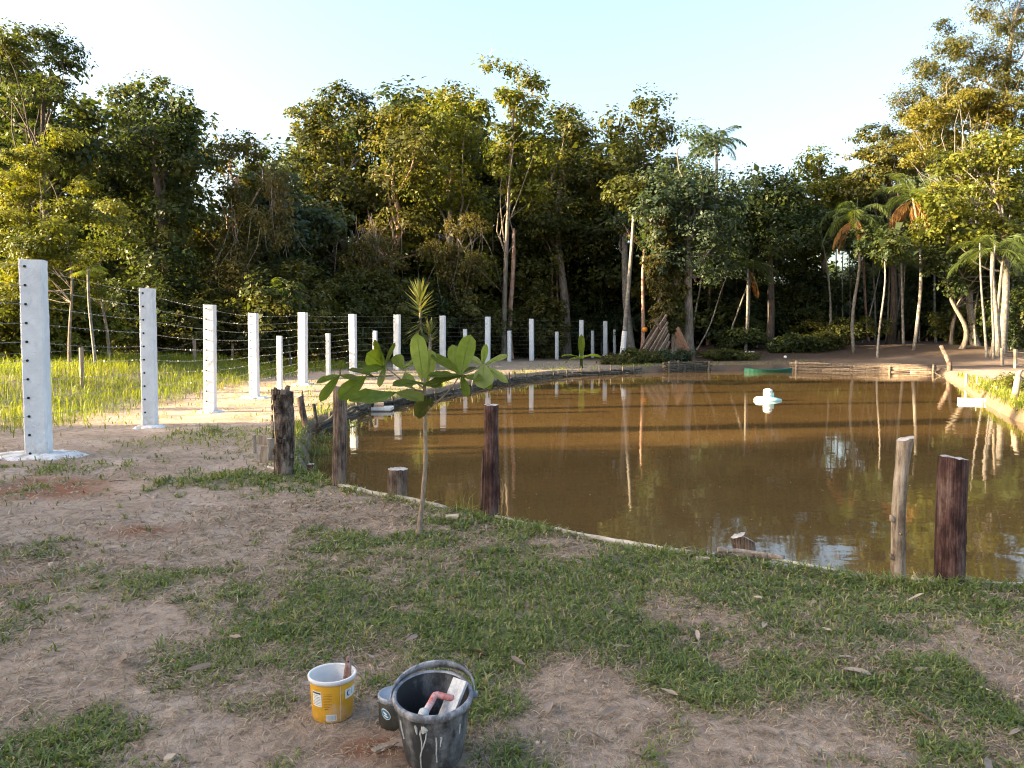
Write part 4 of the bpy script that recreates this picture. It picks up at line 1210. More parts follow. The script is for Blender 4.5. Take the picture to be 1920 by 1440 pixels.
# ------------------------------------------------------------------ old wooden boundary stakes in the meadow
M['weathered'] = simple('weathered_wood', [(0.3, (0.13, 0.1, 0.075)), (0.5, (0.25, 0.2, 0.155)), (0.7, (0.38, 0.32, 0.26))], (10, 10, 1.2), 3, 0.9, 0.7, 0.015)
old = []
for i, (px, by, ty, D, w, lab) in enumerate(((152, 740, 652, 20.0, 8, 'grey wooden stake in the tall grass between first and second white posts'), (364, 690, 638, 30.0, 6, 'wooden stake in the grass left of the third white post'),
                                             (436, 680, 636, 33.0, 5, 'wooden stake in the grass right of the third white post'), (498, 672, 628, 36.0, 5, 'wooden stake seen between the fourth and fifth tall posts'))):
    X = (px - 960) / FOC * D
    b = np.array([X, D, float(land(X, D)) - 0.15]); tp = P(px, ty, D)
    solo('wooden_stake', tube(curve(b, tp, np.random.default_rng(i), 0.01, 6), np.full(6, w * D / FOC * 0.5), 7, True, 0.08, i), M['weathered'], b, lab, 'stake', 'old stakes in the meadow')
    old.append(tp)
first_o = old[0] + np.array([-3.5, -4.5, -0.1])
for k, (dz, lab) in enumerate(((0.06, 'upper slack wire on the old meadow stakes'), (0.4, 'middle slack wire on the old meadow stakes'), (0.75, 'lower slack wire on the old meadow stakes'))):
    solo('slack_wire', barbed([first_o - np.array([0, 0, dz])] + [o - np.array([0, 0, dz]) for o in old], rg, 0.003, 0.2, 34, 0.03), M['wire'], old[0], lab, 'wire', 'wires on the meadow stakes')
# thin wire fence at the far right
fp_ = []
for i, (px, by, ty, D, lab) in enumerate(((1879, 689, 653, 38.0, 'thin grey fence post beside the pale trunk clump'), (1904, 692, 655, 36.0, 'second thin grey fence post, near the picture edge'))):
    b = P(px, by, D); tp = P(px, ty, D)
    b[2] = float(land(b[0], D)) - 0.1
    solo('thin_fence_post', rough_post(b, tp, 0.12, 0.3, np.random.default_rng(i), 5), M['weathered'], b, lab, 'post', 'thin posts of the far wire fence')
    fp_.append((b, tp))
for k, (f, lab) in enumerate(((0.12, 'upper wire of the thin far fence'), (0.42, 'middle wire of the thin far fence'), (0.72, 'lower wire of the thin far fence'))):
    pp = [tp + (b - tp) * f for b, tp in fp_]
    pp.append(pp[-1] + (pp[-1] - pp[0]) * 1.6)
    solo('fence_wire', barbed(pp, rg, 0.006, 0.5, 0, 0.0), M['wire'], pp[0], lab, 'wire', 'wires of the thin far fence')

# ------------------------------------------------------------------ stakes and stumps on the near bank
def log_material(name, stops, zs=0.5, bs=0.8, bd=0.02, xy=9):
    m, nt, out = mat_new(name)
    n = noise(nt, 2.6, 9, 0.72, coords(nt, (xy, xy, zs)), 0.4)          # fibres and cracks
    n2 = noise(nt, 7, 6, 0.7, coords(nt, (1, 1, 0.5)))                   # weathered patches
    ad = N(nt, 'ShaderNodeMath', operation='MULTIPLY_ADD'); nt.links.new(n2.outputs[0], ad.inputs[0]); ad.inputs[1].default_value = 0.8
    sc_ = N(nt, 'ShaderNodeMath', operation='MULTIPLY_ADD'); nt.links.new(n.outputs[0], sc_.inputs[0]); sc_.inputs[1].default_value = 0.75; sc_.inputs[2].default_value = -0.275
    nt.links.new(sc_.outputs[0], ad.inputs[2])
    r = ramp(nt, ad.outputs[0], stops)
    p = N(nt, 'ShaderNodeBsdfPrincipled'); p.inputs['Roughness'].default_value = 0.9; p.inputs['Specular IOR Level'].default_value = 0.2
    nt.links.new(r.outputs[0], p.inputs['Base Color'])
    b = bump(nt, n.outputs[0], bs, bd * 1.5); nt.links.new(b.outputs[0], p.inputs['Normal'])
    nt.links.new(p.outputs[0], out.inputs[0])
    return m
M['log_bark'] = log_material('log_bark', [(0.38, (0.035, 0.025, 0.02)), (0.48, (0.12, 0.085, 0.065)), (0.55, (0.24, 0.185, 0.145)), (0.64, (0.4, 0.32, 0.25))], 2.5, 1.0, 0.05, 9)
M['log_brown'] = log_material('log_brown', [(0.4, (0.045, 0.03, 0.024)), (0.5, (0.15, 0.105, 0.08)), (0.62, (0.29, 0.215, 0.165))], 0.8, 0.9, 0.02, 26)
M['log_red'] = log_material('log_red', [(0.4, (0.025, 0.013, 0.012)), (0.5, (0.085, 0.042, 0.036)), (0.64, (0.19, 0.13, 0.11))], 0.8, 0.8, 0.018, 26)
M['log_grey'] = log_material('log_grey', [(0.38, (0.12, 0.085, 0.062)), (0.5, (0.28, 0.22, 0.165)), (0.64, (0.43, 0.355, 0.28))], 1.5, 0.5, 0.012, 16)
def cut_material():
    m, nt, out = mat_new('cut_wood')
    tc = N(nt, 'ShaderNodeTexCoord')
    n = noise(nt, 18, 6, 0.65, tc.outputs['Object']); n2 = noise(nt, 60, 3, .6, tc.outputs['Object'])
    r = ramp(nt, n.outputs[0], [(0.3, (0.2, 0.17, 0.145)), (0.55, (0.42, 0.38, 0.34)), (0.75, (0.55, 0.52, 0.48))])
    p = N(nt, 'ShaderNodeBsdfPrincipled'); p.inputs['Roughness'].default_value = 0.9
    nt.links.new(r.outputs[0], p.inputs['Base Color'])
    b = bump(nt, n2.outputs[0], .6, .006); nt.links.new(b.outputs[0], p.inputs['Normal'])
    nt.links.new(p.outputs[0], out.inputs[0])
    return m
M['cut'] = cut_material()

SH = {}
def log_post(name, foot_px, top_px, wpx, mat, label, seed, slant=(0, 0), wob=0.01, jit=0.04, taper=(1, 1), sink=0.35, n=22, seg=16, flare=0.0, cat='post', bark=0.05):
    """upright log with an uneven round section, a split and a cut top"""
    rg = np.random.default_rng(seed)
    b = gz_on(*foot_px)
    D = b[1]
    tp = P(top_px[0], top_px[1], D)
    r = wpx * D / FOC * 0.5
    t = thing(name, b, label, cat, 'stakes and stumps on the near bank')
    f0 = b + (b - tp) / np.linalg.norm(b - tp) * sink
    cp = curve(f0, tp, rg, wob, seg)
    ang = np.linspace(0, 2 * math.pi, n, endpoint=False)
    prof = 1 + bark * (fbm(np.cos(ang) * 2.2 + 7 * seed, np.sin(ang) * 2.2, seed) - 0.5) * 2
    V = []
    for i in range(seg):
        f = i / (seg - 1)
        rr = r * (taper[0] + (taper[1] - taper[0]) * f)
        if flare and f > 0.82: rr *= 1 + flare * ((f - 0.82) / 0.18) ** 2
        loc = 1 + jit * (fbm(ang * 1.9 + seed, np.full(n, f * 9.0), seed + 3, 3) - 0.5) * 2.2
        x = np.cos(ang) * rr * prof * loc; y = np.sin(ang) * rr * prof * loc
        z = np.zeros(n)
        if i == seg - 1:
            z = slant[0] * x / r + slant[1] * y / r + rg.normal(size=n) * 0.003
        V.append(cp[i] + np.column_stack([x, y, z]))
    V = np.vstack(V)
    F = []
    for i in range(seg - 1):
        for j in range(n):
            k = (j + 1) % n
            F.append((i * n + j, i * n + k, (i + 1) * n + k, (i + 1) * n + j))
    shaft = SH[t.name] = part('shaft', (V, F), mat, t, True)
    top_ring = V[-n:]
    c = top_ring.mean(0) + np.array([0, 0, 0.004])
    inner = c + (top_ring - c) * 0.6 + np.column_stack([np.zeros((n, 2)), rg.normal(size=n) * 0.003 + 0.002])
    CV = np.vstack([top_ring, inner, [c]])
    CF = [(j, (j + 1) % n, n + (j + 1) % n, n + j) for j in range(n)] + [(n + j, n + (j + 1) % n, 2 * n) for j in range(n)]
    part('cut_end', (CV, CF), M['cut'], t, label='sawn weathered end grain')
    return t, b, tp, r, cp

t, b, tp, r, cp = log_post('barked_stake', (532, 890), (530, 732), 37, M['log_bark'], 'thick stake with flaking bark at the pond corner', 1, slant=(-0.012, -0.02), jit=0.12, bark=0.1, seg=26, n=26, taper=(1.0, 0.97))
rg = np.random.default_rng(2)
for k in range(46):     # plates of bark standing proud
    f = rg.random() * 0.78 + 0.2; a = math.pi * (1.0 + rg.random()) if k % 4 else rg.random() * 6.28
    c = b + (tp - b) * f; e = np.array([math.cos(a), math.sin(a), 0]); s = np.array([-e[1], e[0], 0])
    w = 0.012 + 0.022 * rg.random(); h = 0.03 + 0.06 * rg.random(); o = r * (1.0 + 0.04 * rg.random())
    p0 = c + e * o
    V = np.array([p0 - s * w, p0 + s * w * .8, p0 + s * w + np.array([0, 0, h]), p0 - s * w * .7 + np.array([0, 0, h * 1.1]),
                  p0 - s * w * .8 + e * .012, p0 + s * w * .6 + e * .013, p0 + s * w * .8 + e * .01 + np.array([0, 0, h * .9]), p0 - s * w * .5 + e * .012 + np.array([0, 0, h])])
    part('bark_flake', (V, [(4, 5, 6, 7), (0, 1, 5, 4), (1, 2, 6, 5), (2, 3, 7, 6), (3, 0, 4, 7)]), M['log_bark'], SH[t.name])
part('knot', tube([tp + np.array([0.03, 0.06, -0.02]), tp + np.array([0.045, 0.065, 0.05])], [0.028, 0.022], 7, True, 0.1), M['log_bark'], SH[t.name])
log_post('round_stake', (634, 910), (637, 724), 26, M['log_brown'], 'thin round brown stake with a long split, beside the barked stake', 3, wob=0.006, bark=0.07, taper=(1.05, .95))
log_post('stump', (746, 934), (746, 879), 37, M['log_brown'], 'short sawn stump standing in the water edge', 4, bark=0.06, jit=0.03, seg=8)
log_post('stub', (583, 892), (583, 870), 13, M['log_red'], 'tiny dark stub between the two left stakes', 5, seg=6)
t, b, tp, r, cp = log_post('split_stake', (919, 966), (921, 759), 27, M['log_red'], 'dark red stake with torn strips, alone right of the sapling', 6, wob=0.006, bark=0.09, taper=(1.05, .98))
for sx, z0, z1 in ((-1, 0.05, 0.6), (1, 0.1, 0.42)):
    p0 = b + (tp - b) * z0; p1 = b + (tp - b) * z1
    o = np.array([sx * r * 1.05, -r * 0.2, 0])
    part('torn_strip', tube([p0 + o * 1.15, (p0 + p1) / 2 + o * 1.1, p1 + o], [0.012, 0.016, 0.005], 5, True, 0.15, 3), M['log_red'], SH[t.name])
t, b, tp, r, cp = log_post('crooked_stake', (1688, 1078), (1697, 822), 26, M['log_grey'], 'pale crooked stake with knots and a flared top', 10, wob=0.024, bark=0.05, flare=0.3, slant=(0.012, 0), taper=(1.05, .9))
for f, sx, q in ((0.66, -1, .03), (0.44, -1, .024), (0.55, 0.9, .014), (0.56, -0.2, .014)):
    c = cp[int(f * 15)]
    o = np.array([sx * r * 0.9, -r * (1 - abs(sx)) - 0.3 * r, 0])
    part('knot', tube([c + o * 0.6, c + o * 1.25, c + o * 1.5 + np.array([0, 0, q])], [q * .75, q * .6, q * .3], 7, True, 0.12, 4), M['log_grey'], SH[t.name], True)
t, b, tp, r, cp = log_post('red_stake', (1781, 1088), (1787, 858), 52, M['log_red'], 'stout red-brown stake next to the pale crooked stake', 8, slant=(-0.012, -0.004), wob=0.004, bark=0.04, taper=(1.02, 1.0))
part('bark_splinter', tube([b + (tp - b) * .3 + np.array([r * .98, -.02, 0]), b + (tp - b) * .42 + np.array([r * 1.02, -.02, 0])], [0.004, 0.002], 4), M['log_red'], t)
# broken leaning stake behind the barked one
t, b, tp, r, cp = log_post('broken_stake', (574, 800), (562, 742), 13, M['log_brown'], 'broken leaning stake behind the barked stake', 9, slant=(0.03, 0.02), sink=.2, seg=8, n=10, jit=0.1)
part('splinter', tube([tp + np.array([.04, 0, -.02]), tp + np.array([.05, 0, .09])], [.025, .006], 5), M['log_brown'], t)
log_post('split_stump', (1388, 1032), (1384, 1004), 26, M['log_brown'], 'low split stump at the water edge, upper of the pair', 11, sink=.25, seg=6, n=14, bark=0.16, slant=(.02, .0))
log_post('split_stump', (1405, 1034), (1402, 1010), 22, M['log_brown'], 'low split stump at the water edge, lower of the pair', 12, sink=.25, seg=6, n=14, bark=0.16, slant=(-.02, .0))
# old grey posts and boards at the pond corner
log_post('old_stub', (478, 850), (477, 816), 6, M['weathered'], 'thin pale stub at the pond corner', 13, sink=.1, seg=6, n=8)
log_post('old_stub', (507, 862), (508, 822), 15, M['weathered'], 'squat grey stub tucked against the barked stake', 14, sink=.1, seg=6, n=12)
def board(name, a, b_, w, th, mat, label, up=(0, 0, 1), cat='board', group=None):
    a = np.asarray(a, float); b_ = np.asarray(b_, float)
    d = b_ - a; L = np.linalg.norm(d); d /= L
    s = np.cross(d, up); s /= np.linalg.norm(s); u = np.cross(s, d)
    v, f = box((a + b_) / 2, (L, w, th), (d, s, u))
    return solo(name, (v, f), mat, (a + b_) / 2, label, cat, group)
a = gz_on(484, 846); b2 = gz_on(506, 848)
board('short_board', a + np.array([0, 0, .16]), b2 + np.array([0, 0, .15]), .03, .12, M['weathered'], 'grey board nailed between the old stubs at the pond corner')
a = gz_on(488, 868)
board('upright_board', a + np.array([0.04, 0, -.05]), a + np.array([0.06, 0.02, .2]), .1, .03, M['weathered'], 'short upright grey board beside the barked stake', (0, -1, 0))

# poles laid along the near edge
M['bamboo'] = simple('old_bamboo', [(0.3, (0.2, 0.16, 0.12)), (0.5, (0.36, 0.31, 0.25)), (0.7, (0.5, 0.45, 0.38))], (3, 3, 3), 4, 0.7, 0.3, 0.008, rnd=0.2)
def lying(name, pxs, r, label, mat=None, dz=0.015, group='poles edging the pond'):
    pts = []
    for x, y in pxs:
        g = gz_on(x, y); g[2] = float(land(g[0], g[1])) + dz; pts.append(g)
    pts = np.array(pts)
    tt = np.linspace(0, len(pts) - 1, 14)
    q = np.array([[np.interp(t_, range(len(pts)), pts[:, k]) for k in range(3)] for t_ in tt])
    rg = np.random.default_rng(int(pxs[0][0]))
    rad = np.full(14, r) * (1 + 0.12 * rg.normal(size=14))
    return solo(name, tube(q, rad, 8, True, 0.05), mat or M['bamboo'], q.mean(0), label, 'pole', group, smooth=True)
lying('edging_pole', [(503, 878), (522, 884), (541, 892)], .02, 'short pale pole at the foot of the barked stake')
lying('edging_pole', [(636, 913), (700, 928), (770, 940), (838, 956)], .026, 'pale bamboo pole edging the water below the sawn stump')
lying('edging_pole', [(930, 972), (980, 984), (1060, 1000)], .018, 'thin pole edging the water right of the split red stake')
lying('edging_pole', [(1055, 1000), (1160, 1020), (1260, 1036), (1340, 1046)], .02, 'long bamboo pole edging the middle of the near bank')
lying('edging_pole', [(1290, 1044), (1380, 1050), (1452, 1050)], .026, 'dark pole lying beside the two split stumps', M['log_brown'], .02)
lying('edging_pole', [(1345, 1039), (1400, 1043), (1470, 1056)], .02, 'upper grey pole beside the two split stumps', M['weathered'], .03)
lying('edging_pole', [(1440, 1050), (1510, 1064), (1572, 1076)], .014, 'thin pole curving along the bank toward the crooked stake')
lying('edging_pole', [(1712, 1091), (1760, 1093)], .012, 'short thin pole at the foot of the red-brown stake')
lying('edging_pole', [(1812, 1097), (1870, 1099), (1990, 1101)], .012, 'thin pole running out of the picture beside the red-brown stake')
M['stone'] = simple('pale_stone', [(0.3, (0.35, 0.26, 0.18)), (0.7, (0.55, 0.44, 0.33))], (9, 9, 9), 2)
def rock(name, px, py, s, label, mat, seed, cat='stone'):
    rg = np.random.default_rng(seed)
    g = gz_on(px, py)
    v, f = box(g + np.array([0, 0, s[2] * 0.35]), s)
    v = v + rg.normal(size=v.shape) * min(s) * 0.14
    return solo(name, (v, f), mat, g, label, cat)
rock('brick_piece', 848, 976, (.1, .06, .05), 'pale broken brick piece on the bank right of the sapling', M['stone'], 1, 'brick')
rock('stone', 1318, 1052, (.09, .05, .03), 'small tan stone beside the near edging pole', M['stone'], 2)
rock('stone', 318, 1425, (.03, .03, .02), 'small pale stone at the bottom edge of the lawn', M['stone'], 3)
# ------------------------------------------------------------------ pole revetments along the banks
def revet(name, px_line, label, layers, r, seed, step=2.6, z0=WATER_Z + 0.02, dz=0.07, stake_every=1.1, stake_h=0.42, inset=0.0, polem=None):
    """horizontal poles stacked along the water line, held by stakes"""
    rg = np.random.default_rng(seed)
    line = np.array([G(x, y, WATER_Z)[:2] for x, y in px_line])
    for _ in range(3):      # set the poles in front of the bank's foot
        s0 = pond_sd(line[:, 0], line[:, 1]); e = 0.05
        gxx = (pond_sd(line[:, 0] + e, line[:, 1]) - s0) / e; gyy = (pond_sd(line[:, 0], line[:, 1] + e) - s0) / e
        line = line - np.stack([gxx, gyy], -1) * (s0 + 0.27)[:, None] * 0.8
    seg = np.linalg.norm(np.diff(line, axis=0), axis=1); cum = np.concatenate([[0], np.cumsum(seg)])
    at_ = lambda s: np.array([np.interp(s, cum, line[:, 0]), np.interp(s, cum, line[:, 1])])
    c = at_(cum[-1] / 2)
    t = thing(name, (c[0], c[1], WATER_Z), label, 'pole revetment', 'pole revetments round the pond')
    for k in range(layers):
        s = -rg.random() * step
        while s < cum[-1]:
            e = min(s + step * (0.7 + 0.7 * rg.random()), cum[-1])
            a = max(s, 0)
            if e - a > 0.3:
                q = [at_(u) for u in np.linspace(a, e, 6)]
                off = rg.normal() * 0.03
                pts = np.array([[p_[0] + off, p_[1] - 0.02 + off * 0.5, z0 + dz * k + rg.normal() * 0.008 + 0.02 * math.sin(j + k)] for j, p_ in enumerate(q)])
                part('pole', tube(pts, r * (0.75 + 0.5 * rg.random()) * np.linspace(1.1, .85, 6), 6, True, 0.06, k), polem or M['bamboo'], t, True)
            s = e + 0.02
    s = 0.3
    while s < cum[-1]:
        p_ = at_(s)
        h = stake_h * (0.6 + 0.8 * rg.random())
        b = np.array([p_[0] + rg.normal() * .03, p_[1] - 0.1, WATER_Z - 0.2])
        part('stake', tube([b, b + np.array([rg.normal() * .04, rg.normal() * .04, 0.2 + h])], [r * 1.0, r * 0.9], 6), polem or M['bamboo'], t)
        s += stake_every * (0.6 + 0.8 * rg.random())
    return t
M['old_pole'] = simple('old_pole', [(0.3, (0.03, 0.026, 0.018)), (0.5, (0.085, 0.07, 0.05)), (0.7, (0.19, 0.155, 0.12))], (3, 3, 3), 4, 0.9, 0.5, 0.01, rnd=0.4)
M['far_pole'] = simple('far_pole', [(0.3, (0.1, 0.075, 0.05)), (0.5, (0.2, 0.15, 0.11)), (0.7, (0.34, 0.27, 0.2))], (3, 3, 3), 4, 0.8, 0.4, 0.01, rnd=0.45)
revet('pole_revetment', [(566, 815), (600, 797), (620, 787), (673, 770)], 'dark mossy pole bundle holding the bank behind the barked stake', 4, .035, 1, 1.6, dz=.055, polem=M['old_pole'])
revet('pole_revetment', [(673, 770), (763, 753), (863, 733), (947, 717)], 'pole revetment of the left bank behind the sapling', 3, .035, 2, 2.4, dz=.06, stake_h=.3, polem=M['old_pole'])
revet('pole_revetment', [(947, 717), (1047, 706), (1113, 703), (1190, 698)], 'pole and stake revetment below the banana plant', 3, .04, 3, 2.6, stake_every=.9, dz=.07, stake_h=.32, polem=M['old_pole'])
revet('pole_revetment', [(1240, 697), (1285, 695), (1328, 694)], 'dark stake wall under the plank lean-to', 5, .06, 4, 1.8, dz=.1, polem=M['old_pole'], stake_every=.7)
revet('pole_revetment', [(1478, 693), (1560, 695), (1640, 697), (1765, 699)], 'long wall of stacked bamboo poles on the far bank', 6, .05, 5, 3.4, dz=.065, stake_every=2.2, stake_h=.45, polem=M['far_pole'])
# pale stakes on the sunny right bank
rg = np.random.default_rng(4)
SR = [(1813, 728, 700, 'grey stake at the start of the right bank'), (1832, 738, 706, 'thin pale stake on the right bank above the floating plank'), (1840, 740, 719, 'stubby pale stake left on the right bank'),
      (1849, 744, 722, 'wide pale stake in the right bank row'), (1858, 747, 722, 'pale stake in the middle of the right bank row'), (1866, 750, 724, 'leaning pale stake right in the bank row')]
for i, (px, by, ty, lab) in enumerate(SR):
    b = G(px, by, WATER_Z); tp = P(px + rg.normal() * 2, ty, b[1]); b = b - np.array([0, 0, .3])
    solo('bank_stake', tube(curve(b, tp, rg, .01, 5), np.full(5, .045 if i != 1 else .02), 7, True, .08, i), M['bamboo'], b, lab, 'stake', 'stakes of the sunny right bank')
b = G(1896, 772, WATER_Z); tp = P(1909, 706, b[1])
t = thing('branch_post', b, 'sunlit pale branch post leaning on the right bank', 'post')
part('shaft', tube(curve(b - np.array([0, 0, .3]), tp, rg, .015, 8), np.linspace(.1, .07, 8), 9, True, .07), M['log_grey'], t, True)
part('branch_stub', tube([tp - np.array([.02, 0, .12]), tp + np.array([-.1, 0, .0])], [.035, .02], 6), M['log_grey'], t)
part('hooked_tip', tube([tp, tp + np.array([.03, 0, .1]), tp + np.array([.11, 0, .15])], [.06, .045, .015], 7), M['log_grey'], t, True)
# snag: dark dead root at the far right corner of the pond
b = G(1783, 706, WATER_Z)
t = thing('dead_snag', b, 'dark dead snag with tangled roots at the far corner of the pond', 'snag')
part('shaft', tube([b - np.array([0, 0, .3]), b + np.array([-.1, 0, .6]), P(1764, 648, b[1])], [.14, .1, .08], 8, True, .1), M['log_brown'], t, True)
for k in range(14):
    e = rg.normal(size=3) * np.array([.6, .3, .35]); e[2] = abs(e[2])
    part('root', tube(curve(b, b + e, rg, .15, 5), np.linspace(.035, .01, 5), 5), M['old_pole'], t)

# ------------------------------------------------------------------ plank lean-to
M['plank'] = simple('old_plank', [(0.3, (0.1, 0.07, 0.05)), (0.5, (0.16, 0.12, 0.09)), (0.7, (0.24, 0.185, 0.145))], (2, 2, 2), 5, 0.85, 0.5, 0.01, rnd=0.55)
M['plank_red'] = simple('red_plank', [(0.3, (0.1, 0.06, 0.042)), (0.6, (0.18, 0.112, 0.08))], (2, 2, 2), 5, 0.8, 0.4, 0.01, rnd=0.15)
D = 44.5
LP = [((1183, 692), (1250, 590), 44.6), ((1192, 692), (1249, 598), 44.2), ((1202, 691), (1250, 608), 44.0), ((1180, 690), (1244, 586), 45.2), ((1190, 689), (1238, 596), 45.6), ((1212, 692), (1252, 618), 43.7), ((1224, 693), (1254, 632), 43.5), ((1205, 688), (1232, 600), 46.0), ((1196, 690), (1246, 604), 44.9)]
LP += [((1186, 693), (1248, 594), 44.0), ((1198, 693), (1252, 604), 43.8), ((1209, 692), (1252, 613), 43.6), ((1218, 693), (1255, 626), 43.4), ((1230, 693), (1256, 640), 43.3)]
names = ['topmost', 'second', 'third', 'hindmost', 'back', 'low', 'lowest', 'far end', 'middle', 'outer', 'next outer', 'front', 'next front', 'nearest water']
for i, (a, b_, d) in enumerate(LP):
    board('leaning_plank', P(a[0], a[1], d), P(b_[0], b_[1], d + .4), .12, .05, M['plank'], 'grey-brown plank of the lean-to, %s on its pond-left slope' % names[i], (0.7, -0.7, .3), 'plank', 'planks of the lean-to')
RP = [((1308, 690), (1270, 614), 44.2, 'reddish plank leaning outermost on the right of the lean-to'), ((1298, 690), (1268, 622), 44.5, 'reddish plank leaning next to the outermost right plank'), ((1291, 690), (1267, 634), 44.8, 'reddish plank leaning innermost on the right of the lean-to')]
for a, b_, d, lab in RP:
    board('leaning_plank', P(a[0], a[1], d), P(b_[0], b_[1], d + .3), .2, .06, M['plank_red'], lab, (-0.7, -0.7, .3), 'plank', 'planks of the lean-to')
a = P(1238, 600, 44.3)
board('short_plank', P(1226, 598, 44.4), P(1240, 618, 44.2), .14, .04, M['plank_red'], 'short reddish board across the top of the plank slope', (0.5, -0.8, .3), 'plank', 'planks of the lean-to')
board('block_board', P(1170, 680, 43.4), P(1176, 664, 43.6), .22, .2, M['weathered'], 'grey wooden block at the foot of the plank slope', (0, -1, 0), 'block')
M['orange'] = simple('orange_plastic', [(0.3, (0.55, 0.17, 0.02)), (0.7, (0.75, 0.27, 0.03))], rough=0.5)
c = P(1209, 618, 46.5)
t = thing('orange_drum', c, 'small orange drum hanging beside the plank slope', 'drum')  # plain hanging drum, gives off no light
part('drum', lathe([(0, -.14), (.13, -.14), (.17, -.05), (.17, .05), (.12, .13), (0, .14)], c, 14), M['orange'], t, True)
part('cord', tube([c + np.array([0, 0, .13]), c + np.array([0.05, 0, .6])], [.008, .008], 4), M['black'], t)

# shrubs and grass hummocks by the lean-to
for i, (px, D_, rx, rz, lm, lab) in enumerate(((1215, 42.0, .9, .6, 'leaf_mid', 'dense dark bush in front of the plank lean-to'), (1240, 43, .7, .6, 'leaf_blue', 'grey-green bush covering the foot of the planks'), (1160, 40.5, .8, .5, 'leaf_olive', 'low tangle of weeds left of the dark bush'),
                                             (1280, 44.5, .7, .6, 'leaf_blue', 'small bush inside the plank lean-to'), (1350, 45.5, 1.5, .5, 'leaf_mid', 'low green growth along the bank right of the lean-to'), (1180, 41, .6, .7, 'leaf_mid', 'leafy tuft at the water edge left of the dark bush'),
                                             (1905, 21.5, .5, .4, 'leaf_yellow', 'sunlit yellow-green bush on the right bank'), (1890, 23, .5, .35, 'leaf_yellow', 'sunlit weeds behind the leaning branch post'))):
    X = (px - 960) / FOC * D_
    make_shrub('low_bush', (X, D_, gz1(X, D_)), rx, rz, M[lm], lab, 700 + i, leaf=(0.13, 0.05) if D_ > 30 else (0.07, .03), clump=0.22, per=45, dens=.6)

# ------------------------------------------------------------------ things on the water
M['white_paint'] = simple('white_plastic', [(0.3, (0.66, 0.66, 0.63)), (0.7, (0.8, 0.8, 0.78))], (3, 3, 3), 4, .5, .1, .003)
M['turq'] = simple('turquoise_plastic', [(0.3, (0.22, 0.5, 0.5)), (0.7, (0.4, 0.66, 0.64))], (3, 3, 3), 4, .5, .1, .003)
c = G(1441, 751, WATER_Z)
t = thing('pond_aerator', c, 'white and turquoise floating aerator with an upright motor housing', 'aerator')
def disc_hull(c, rx, ry, prof, n=28):
    v, f = lathe(prof, (0, 0, 0), n); v = v * np.array([rx, ry, 1]) + c
    return v, f
part('float_hull', disc_hull(c, .36, .26, [(0, -.08), (.8, -.08), (1.0, .0), (.98, .04), (.6, .08), (.3, .1), (0, .1)]), M['turq'], t, True)
part('bow_float', disc_hull(c + np.array([-.22, -.04, .02]), .2, .16, [(0, -.06), (.8, -.05), (1, .01), (.7, .08), (0, .1)], 18), M['white_paint'], t, True)
part('motor_housing', lathe([(0, .1), (.12, .08), (.12, .16), (.128, .165), (.128, .185), (.113, .19), (.113, .25), (.122, .255), (.122, .275), (.1, .31), (.05, .325), (0, .325)], c + np.array([-.02, 0, 0]), 18), M['white_paint'], t, True)
part('housing_plate', box(c + np.array([.09, -.03, .15]), (.06, .1, .14)), M['turq'], t)
part('side_bolt', tube([c + np.array([-.13, -.02, .23]), c + np.array([-.16, -.02, .23])], [.012, .012], 6), M['white_paint'], t)
# foam plank
a = G(1797, 754, WATER_Z); b_ = G(1880, 756, WATER_Z)
t = thing('floating_plank', (a + b_) / 2, 'long white foam plank floating against the right bank', 'float')
d = (b_ - a) / np.linalg.norm(b_ - a); s_ = np.cross(d, [0, 0, 1]); 
part('plank_body', box((a + b_) / 2 + np.array([0, 0, .04]), (np.linalg.norm(b_ - a), .3, .14), (d, s_, np.array([0, 0, 1]))), M['white_paint'], t)
part('tie_strap', box(a + d * .55 + np.array([0, 0, .04]), (.04, .306, .146), (d, s_, np.array([0, 0, 1]))), M['weathered'], t)
# raft with a brick on it
a = G(708, 770, WATER_Z)
M['raft'] = simple('raft_board', [(0.3, (0.45, 0.44, 0.43)), (0.5, (0.62, 0.62, 0.61)), (0.7, (0.72, 0.7, 0.66))], (4, 4, 4), 5, .8, .3, .006)
t = thing('feeding_raft', a, 'small grey-white raft moored to the left bank below the sapling leaves', 'raft')
part('deck', box(a + np.array([0, 0, .06]), (.66, .4, .03)), M['raft'], t)
for k in (-1, 1):
    part('rim_bar', box(a + np.array([0, k * .205, .06]), (.7, .03, .07)), M['raft'], t)
    part('end_bar', box(a + np.array([k * .345, 0, .062]), (.03, .37, .072)), M['raft'], t)
    part('float_tube', tube([a + np.array([-.3, k * .14, .0]), a + np.array([.3, k * .14, .0])], [.045, .045], 8), M['bamboo'], t)
M['brick'] = simple('brick_clay', [(0.3, (0.36, 0.19, 0.12)), (0.7, (0.5, 0.31, 0.22))], (9, 9, 9), 3)
for px, dz, dx, lab in ((0, .105, .0, 'reddish brick lying flat on the raft, lower of two'), (1, .165, .01, 'pale brick stacked on top of the other on the raft')):
    solo('brick', box(a + np.array([.03 + dx, -.02, dz]), (.22, .1, .055)), M['brick'] if px == 0 else M['stone'], a + np.array([.03, 0, dz]), lab, 'brick', 'bricks on the raft')
solo('foam_piece', box(G(1808, 719, WATER_Z) + np.array([0, 0, .02]), (.3, .14, .07)), M['white_paint'], G(1808, 719, WATER_Z), 'small white foam piece floating at the far corner', 'foam piece')
